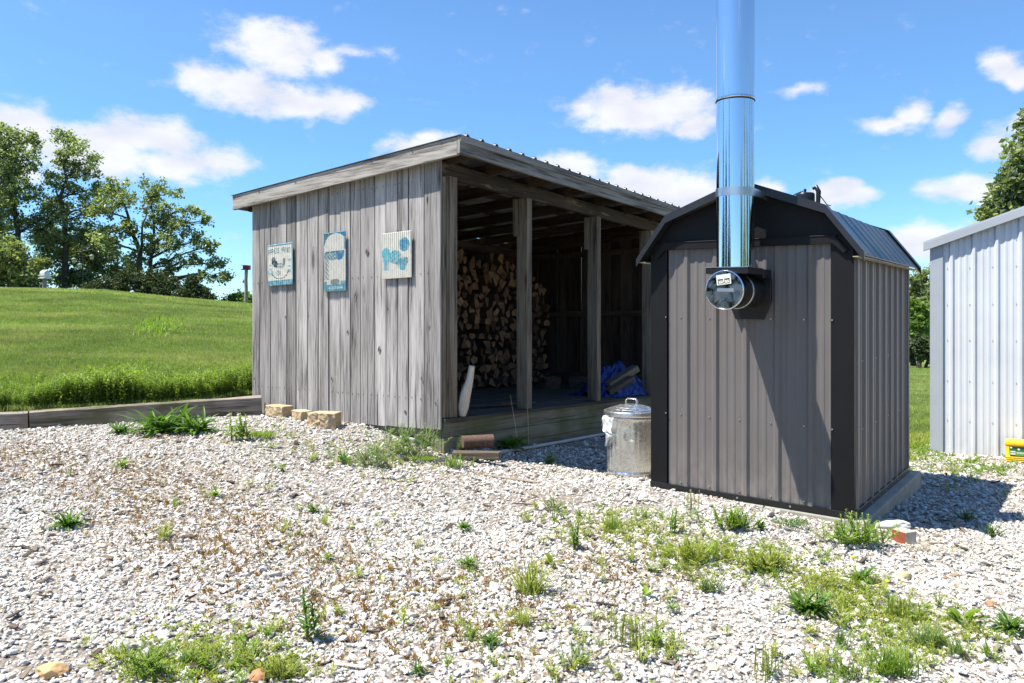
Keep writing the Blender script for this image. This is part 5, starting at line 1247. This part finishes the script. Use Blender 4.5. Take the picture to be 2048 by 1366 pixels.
tree('understory_tree', 'dark leafy lower tree filling behind the bird feeders', (175, 595), 46, [(150, 500, 44, 30), (200, 520, 44, 34), (110, 520, 36, 30), (95, 475, 36, 26), (240, 545, 34, 26), (165, 555, 40, 22), (215, 575, 46, 16), (130, 560, 30, 18), (190, 470, 30, 24)], .125, L_TREE, 1.3, 41, .14, group='trees beyond the lawn')
tree('understory_tree', 'leafy low tree at the far left behind the white bird house', (25, 592), 42, [(-5, 500, 46, 36), (45, 520, 40, 34), (85, 540, 30, 26), (20, 555, 46, 26), (-40, 540, 50, 40), (65, 572, 34, 14)], .13, L_TREE, 1.2, 43, .12, group='trees beyond the lawn')
tree('tall_tree', 'tree cut off by the left picture edge that shades the lawn crest', (-125, 590), 35, [(-150, 250, 60, 50), (-100, 270, 60, 50), (-130, 340, 80, 50), (-90, 350, 60, 40), (-160, 420, 70, 50), (-80, 420, 60, 40), (-60, 330, 50, 40)], .13, L_TREE, 1.0, 91, .2, group='trees beyond the lawn')
tree('shrub', 'dark shrub below the spreading tree behind the lawn crest', (280, 605), 41, [(255, 565, 36, 24), (300, 568, 36, 26), (335, 578, 28, 20), (225, 575, 30, 18), (180, 578, 34, 14)], .13, L_CEDAR, 1.7, 47, .06, cat='shrub', stems=3, group='bushes at the lawn crest')
tree('cedar', 'rounded dark olive cedar bush on the lawn crest', (388, 606), 39, [(388, 566, 12, 14), (378, 585, 26, 16), (400, 586, 24, 16), (360, 596, 16, 10), (420, 598, 16, 8), (388, 598, 34, 9)], .09, L_CEDAR, 2.6, 53, .05, cat='bush', stems=2, clump=.3, group='bushes at the lawn crest')
tree('shrub', 'small pale green bush left of the red bird house post', (472, 614), 44, [(470, 594, 16, 12), (480, 606, 18, 9), (458, 606, 14, 8), (440, 608, 12, 6)], .12, L_TREE2, 1.5, 59, .04, cat='bush', stems=2, clump=.35, group='bushes at the lawn crest')
tree('shrub', 'small bush right of the red bird house post against the woodshed', (503, 614), 42, [(504, 600, 12, 14), (515, 600, 16, 16)], .12, L_TREE2, 1.4, 61, .04, cat='bush', stems=2, clump=.35, group='bushes at the lawn crest')
# right: the maple above the white building, trees beyond the far lawn
tree('maple_tree', 'big dark green maple rising behind the white metal building', (2105, 700), 21, [(2060, 290, 34, 34), (2035, 330, 34, 32), (2085, 330, 60, 50), (2010, 372, 30, 28), (2050, 390, 44, 36), (1985, 410, 24, 16), (2000, 425, 30, 20), (2100, 410, 70, 60), (1965, 432, 18, 10), (2030, 440, 40, 30), (2120, 500, 90, 60), (2040, 500, 50, 40), (2080, 240, 30, 30)], .125, L_TREE, 1.5, 67, .2, clump=.36)
tree('woodland_tree', 'tall dark tree beyond the far lawn left in the gap beside the furnace', (1828, 716), 62, [(1825, 565, 22, 20), (1840, 590, 24, 24), (1815, 610, 26, 26), (1835, 640, 26, 26), (1812, 670, 24, 24), (1840, 690, 26, 20), (1790, 600, 36, 36), (1790, 670, 36, 36)], .26, L_TREE, 1.2, 71, .25, clump=.75, twig=False, group='trees beyond the far lawn')
tree('woodland_tree', 'bright green tree in front of the far woodland right of the furnace', (1838, 716), 57, [(1832, 615, 20, 16), (1850, 635, 18, 16), (1826, 645, 20, 14), (1845, 612, 14, 12), (1838, 668, 22, 12)], .22, L_TREE2, 1.2, 73, .18, clump=.6, twig=False, group='trees beyond the far lawn')
tree('woodland_tree', 'tall dark tree beyond the far lawn against the white building edge', (1868, 716), 60, [(1860, 550, 20, 16), (1872, 580, 30, 24), (1855, 605, 16, 18), (1880, 630, 34, 34), (1862, 660, 24, 22), (1870, 695, 34, 20)], .26, L_TREE, 1.2, 79, .25, clump=.75, twig=False, group='trees beyond the far lawn')
tree('woodland_tree', 'shadowy bushy cedar at the foot of the far trees in the gap', (1850, 718), 55, [(1840, 695, 26, 22), (1862, 692, 20, 26), (1820, 700, 22, 18), (1850, 708, 26, 12)], .2, L_CEDAR, 1.8, 83, .14, clump=.55, twig=False, group='trees beyond the far lawn')
# a far wood behind the viewer: the polished pipe mirrors it; its grey part is made up
rng = np.random.default_rng(9); n = 40000
aa = np.where(rng.random(n) < .6, rng.uniform(math.radians(52), math.radians(166), n), rng.uniform(math.radians(224), math.radians(296), n)); rad = rng.uniform(34, 46, n); hmax = 8.5 + 4 * np.sin(aa * 17) + 3 * np.sin(aa * 41 + 1)
C_ = np.stack([rad * np.sin(aa), rad * np.cos(aa), -.3 + hmax * rng.random(n) ** .8], -1)
V, Fq, tt = leaf_cloud(C_, .6, rng, rng.random(n)); STANDIN = leafmat('grey_stand_in', (.03, .03, .026), (.11, .105, .09), .1)  # unseen grey leaves added for dark reflections in the steel, in place of a house
wo = fast_mesh('far_wood_and_stand_in', V, Fq, tt, [L_TREE, STANDIN], mi=(aa > math.radians(200)).astype(int)); tag(wo, kind='stuff')

# ------------------------------------------------------------------ weeds one can tell apart, each a plant of its own
def plant(kind, x, y, size, label, cat='weed', mat=None, seed=0, wide=1.0, name=None):
    """size: height or reach in photo px at its place"""
    p = gp(x, y); s = size * p.y / F; rr = random.Random(seed + int(x * 7 + y)); mb = MB(); nm = {'rosette': 'rosette_weed', 'grass': 'grass_clump', 'feather': 'feathery_weed', 'stem': 'stemmed_weed', 'broad': 'broadleaf_weed', 'thin': 'thin_stalk_weed', 'creep': 'creeping_weed', 'dry': 'dry_grass', 'bush': 'bushy_weed'}[kind]
    if kind == 'rosette':
        for k in range(int(64 * wide)):
            mb.blade((rr.gauss(0, .14) * s * wide, rr.gauss(0, .12) * s, .005), k * 2.4 + rr.random(), rr.uniform(.15, 1.3), s * rr.uniform(.45, 1.1), s * rr.uniform(.07, .125), rr.uniform(.5, 1.3), 5, rr.random(), taper=lambda f: math.sin(min(1, f * .86 + .12) * PI) ** .7, fold=.22)
    elif kind == 'grass':
        for k in range(int(95 * wide)):
            mb.blade((rr.gauss(0, .16) * s * wide, rr.gauss(0, .10) * s, .0), rr.uniform(0, 6.28), rr.uniform(.75, 1.5), s * rr.uniform(.35, 1.0), max(.004, s * .035), rr.uniform(.15, .9), 4, rr.random(), fold=.2)
    elif kind in ('feather', 'bush'):
        for k in range(int(44 * wide)):
            a = rr.uniform(0, 6.28); el_ = rr.uniform(.35, 1.45); L_ = s * rr.uniform(.55, 1.05); bx_, by_ = rr.gauss(0, .34) * s * wide, rr.gauss(0, .26) * s
            d = Vector((math.cos(a) * math.cos(el_), math.sin(a) * math.cos(el_), math.sin(el_))); q = Vector((bx_, by_, 0)); pts = [q, q + d * L_ * .5, q + d * L_ + Vector((0, 0, -.06 * L_))]
            mb.tube(pts, [.0022, .0018, .001], 4, .3, cap=False)
            for j in range(13):
                f = .25 + .75 * j / 12; pp = q + d * L_ * f
                for sg in (-1, 1):
                    mb.blade(pp, a + sg * rr.uniform(.5, 1.3), el_ * .5 + rr.uniform(-.3, .5), s * rr.uniform(.12, .22) * (1.15 - .5 * f), s * (.028 if kind == 'feather' else .055), rr.uniform(0, .6), 2, min(1, .2 + .7 * f * rr.random() + .15))
    elif kind == 'stem':
        for q_ in range(max(1, int(4.5 * wide))):
            bx_, by_ = rr.gauss(0, .1) * s * wide, rr.gauss(0, .1) * s; h = s * rr.uniform(.6, 1.0) if q_ else s; l1, l2 = rr.uniform(-.15, .15), rr.uniform(-.15, .15)
            mb.tube([(bx_, by_, -.01), (bx_ + l1 * h * .5, by_ + l2 * h * .5, h * .5), (bx_ + l1 * h, by_ + l2 * h, h)], [.004, .003, .002], 5, .6, cap=False)
            for k in range(13):
                f = .06 + .94 * k / 12
                mb.blade((bx_ + l1 * h * f, by_ + l2 * h * f, h * f), k * 2.4 + rr.random(), rr.uniform(.35, 1.2), s * rr.uniform(.26, .38) * (1.15 - .7 * f), s * .075 * (1.2 - .5 * f), rr.uniform(.3, 1.1), 4, rr.random(), taper=lambda f: math.sin(min(1, f * .86 + .12) * PI) ** .8)
    elif kind == 'broad':
        for k in range(int(14 * wide)):
            mb.blade((rr.gauss(0, .1) * s * wide, rr.gauss(0, .08) * s, .0), rr.uniform(0, 6.28), rr.uniform(.3, 1.25), s * rr.uniform(.6, 1.05), s * rr.uniform(.26, .36), rr.uniform(.4, 1.1), 6, rr.random(), taper=lambda f: .12 if f < .2 else math.sin(min(1, (f - .2) * 1.2 + .08) * PI) ** .6, fold=.15)
    elif kind == 'thin':
        for q_ in range(int(26 * wide)):
            bx_, by_ = rr.gauss(0, .30) * s * wide, rr.gauss(0, .30) * s; h = s * rr.uniform(.5, 1.0); l1, l2 = rr.uniform(-.12, .12), rr.uniform(-.12, .12)
            mb.tube([(bx_, by_, -.01), (bx_ + l1 * h, by_ + l2 * h, h)], [.002, .0012], 4, .3, cap=False)
            for k in range(16):
                f = .2 + .8 * k / 15; mb.blade((bx_ + l1 * h * f, by_ + l2 * h * f, h * f), k * 2.4, rr.uniform(.5, 1.2), s * .09, s * .035, .3, 2, rr.random())
        
    elif kind == 'creep':
        for q_ in range(int(110 * wide)):
            a = rr.uniform(0, 6.28); r_ = s * rr.random() ** .6 * wide; bx_, by_ = r_ * math.cos(a), r_ * math.sin(a) * .8
            for k in range(5): mb.blade((bx_, by_, .012 + .02 * rr.random()), rr.uniform(0, 6.28), rr.uniform(.2, 1.3), s * rr.uniform(.14, .3), s * .05, rr.uniform(.1, .8), 2, rr.random())
    elif kind == 'dry':
        for k in range(int(70 * wide)):
            mb.blade((rr.gauss(0, .4) * s * wide, rr.gauss(0, .2) * s, .02), rr.uniform(-.9, .9) + (PI if rr.random() < .3 else 0), rr.uniform(.02, .5), s * rr.uniform(.4, 1.0), .004, rr.uniform(-.2, .5), 3, rr.random(), fold=.1)
    o = mb.build(nm, mat or L_MID, None, (p.x, p.y, p.z + .012)); return tag(o, label, cat, 'weeds in the gravel')
D_, M_, Lm, Bl, Dr = L_DARK, L_MID, L_LIME, L_BLUE, L_DRY
W = [('rosette', 322, 866, 74, 'big upright dark green plantain clump against the long timber', D_, 1.6), ('rosette', 392, 868, 62, 'dark green plantain clump right of the biggest one by the timber', D_, 1.3), ('rosette', 242, 868, 36, 'low flat rosette by the timber left of the big plantain', D_, .8),
     ('stem', 478, 882, 52, 'leafy bright green sprouts right of the plantain clumps', M_, 2.2), ('creep', 520, 878, 34, 'low bright green patch below the first tan block', M_, 1), ('rosette', 132, 1058, 46, 'spreading dark green rosette alone in the left gravel', D_, 1.1), ('rosette', 243, 937, 26, 'tiny green rosette in rusty seedlings below the timber', M_, .5), ('grass', 328, 1080, 44, 'yellow green grass tuft in the left gravel', Lm, .7), ('grass', 350, 1018, 32, 'small slanting grass sprig in the left gravel above the tuft', M_, .4), ('stem', 142, 955, 22, 'tiny two leaf sprout in rusty gravel at the left', M_, .5), ('rosette', 430, 996, 24, 'small flat green rosette in the gravel below the plantains', M_, .6),
     ('feather', 812, 912, 66, 'grey green feathery bush below the woodshed corner', Bl, 1.5), ('feather', 748, 932, 44, 'lower feathery bush left of the one at the shed corner', Bl, 1.3), ('grass', 905, 938, 42, 'bright grassy tuft beside the grey pipe at the shed corner', M_, 1.2), ('creep', 850, 925, 30, 'low green mat between the corner bush and the grass tuft', M_, 1), ('rosette', 690, 925, 28, 'dark green leaves left of the feathery bushes', D_, .6),
     ('rosette', 626, 1028, 26, 'dark green sprig in the middle left gravel', D_, .5), ('grass', 650, 1052, 30, 'yellow green sprig below the dark sprig in the middle gravel', Lm, .6), ('grass', 598, 1075, 24, 'sparse yellowish grass sprig left of the middle', Lm, .4), ('rosette', 655, 1122, 22, 'faint low green rosette left of the middle gravel', M_, .4), ('rosette', 937, 1138, 32, 'narrow leaved grey green rosette in the middle gravel', Bl, 1.2), ('rosette', 927, 1062, 26, 'small rosette directly above the narrow leaved one', D_, .7), ('rosette', 980, 1292, 36, 'green rosette in the lower middle gravel', D_, .6), ('stem', 620, 1288, 100, 'tall green sprout with long leaves in the lower left gravel', D_, .7),
     ('grass', 1058, 1190, 96, 'tallest arching yellow green grass clump in the middle', Lm, .9), ('grass', 1044, 1254, 52, 'shorter grass clump just below the tallest one', Lm, .9), ('stem', 1150, 1102, 50, 'leafy upright weed right of the tall grass clump', M_, 1.2), ('broad', 1105, 1133, 38, 'pale broadleaf sprout right of the tall grass', Lm, .6), ('feather', 1108, 1022, 30, 'small feathery sprig near the middle below the bin', M_, .6), ('stem', 1110, 1045, 24, 'small dark sprout below the feathery sprig', M_, .7), ('grass', 1158, 1036, 24, 'small green tuft right of the feathery sprig', M_, .7), ('grass', 1228, 1062, 34, 'bluish grass tuft in the gravel below the bin', Bl, 1.1),
     ('stem', 1345, 1066, 44, 'pair of leafy stems before the furnace front', M_, 1.0), ('thin', 1385, 1028, 44, 'row of thin pale stalks along the furnace front base', Lm, .6), ('bush', 1462, 1060, 46, 'bushy green weed at the furnace front base', M_, 1.5), ('rosette', 1520, 1062, 26, 'dark leaves touching the bushy weed at the furnace', D_, .6), ('creep', 1580, 1056, 30, 'low dark leafy mat along the concrete slab', D_, 1.2), ('bush', 1708, 1090, 60, 'big bushy green weed at the front corner of the slab', M_, 1.5), ('bush', 1385, 1128, 50, 'loose yellow green weed in front of the furnace', Lm, 1.1), ('bush', 1535, 1145, 46, 'bright green low weed in front of the slab', Lm, 1.3), ('broad', 1292, 1196, 30, 'small bright broadleaf weed in the lower middle', M_, .6), ('rosette', 1345, 1226, 30, 'flat bluish leaved weed right of the broadleaf', Bl, .4), ('feather', 1418, 1184, 30, 'small bluish feathery weed below the furnace weeds', Bl, .9),
     ('thin', 1262, 1296, 76, 'stand of thin upright pale stalks in the lower middle gravel', Lm, 1.0), ('rosette', 1310, 1292, 44, 'long leaved weed among the thin stalks', M_, .4), ('feather', 1150, 1336, 50, 'grey green feathery weed near the bottom middle', Bl, .7), ('rosette', 1618, 1228, 58, 'big dark plantain rosette in the right gravel', D_, 1.5), ('creep', 1640, 1175, 34, 'pale yellow creeping patch left of the dandelion', Lm, 1.2), ('rosette', 1722, 1168, 42, 'dandelion rosette with yellow flowers in the right gravel', D_, .9), ('thin', 1800, 1238, 40, 'pale thin stalked patch in the right gravel', Lm, 1.3), ('broad', 1925, 1248, 50, 'bright broad leaved weed near the right edge', M_, 1.0), ('rosette', 2022, 1268, 56, 'dark spiky dock rosette at the right edge', D_, .9),
     ('grass', 1850, 1296, 60, 'bluish grass clump in the lower right gravel', Bl, 1.8), ('grass', 1915, 1318, 46, 'bluish grass tuft right of the larger bluish clump', Bl, 1.2), ('grass', 1785, 1356, 84, 'biggest green grass clump at the bottom right', M_, 1.8), ('grass', 1680, 1296, 54, 'slanting green grass tuft in the lower right gravel', D_, .6), ('grass', 1972, 1318, 40, 'small lone grass sprig near the lower right edge', M_, .4), ('thin', 1535, 1358, 60, 'pale thin stalks at the bottom right of the middle', Lm, .8), ('rosette', 1622, 1352, 40, 'curled leaf weed at the bottom edge right of the middle', M_, .4), ('feather', 1690, 1358, 40, 'small green weed at the bottom edge beside the big grass', M_, .8),
     ('bush', 300, 1352, 54, 'bright green feathery patch at the lower left', M_, .8), ('creep', 405, 1320, 44, 'pale lime creeping weed right of the bright feathery patch', Lm, .9), ('feather', 555, 1358, 48, 'small lime weed at the bottom edge left of the middle', Lm, .9), ('rosette', 835, 1352, 30, 'small leafy weed at the bottom edge in the middle', D_, .5), ('broad', 1022, 903, 46, 'dark broad leaved dock in the shade against the shed skirt', D_, 2.2), ('rosette', 1100, 928, 24, 'low dark weed in the shed shadow left of the bin', D_, .8), ('dry', 1862, 1108, 70, 'tangle of dry straw beside the half brick', Dr, 1.0), ('dry', 1903, 945, 34, 'dry tan grass tuft before the white building', Dr, .9), ('stem', 1984, 912, 30, 'small weed growing at the foot of the white wall', Bl, .8), ('bush', 1930, 1042, 24, 'small weed in the furnace shadow at the right', D_, .6), ('bush', 1985, 1075, 26, 'small weed at the edge of the furnace shadow', D_, .6)]
for i, (k, x, y, s, lab, mt, wd) in enumerate(W):
    o = plant(k, x, y, s, lab, mat=mt, seed=i, wide=wd)
    if 'yellow flowers' in lab:
        YF = simple('dandelion_yellow', (.75, .55, .02), .7)
        for (a, c_, h) in ((-.02, .05, .12), (.09, -.12, .04)):
            mb = MB(); mb.tube([(a * .5, c_ * .5, 0), (a, c_, h)], .002, 5); mb.lathe([(0, h - .004), (.012, h), (.017, h + .006), (0, h + .012)], (a, c_, 0), 10); mb.build('flower', [YF], o)
# two dried stalks leaning before the skirt
for (x, y, h, lx_, lab) in ((1038, 905, .62, -.12, 'dry bent grass stalk rising left before the shed skirt'), (1058, 903, .48, -.02, 'dry straight grass stalk rising right before the shed skirt')):
    p = gp(x, y); mb = MB(); mb.tube([(0, 0, 0), (lx_ * .5, 0, h * .55), (lx_, 0, h)], [.0035, .003, .002], 5); tag(mb.build('dry_stalk', L_DRY, None, p, -TH), lab, 'stalk')
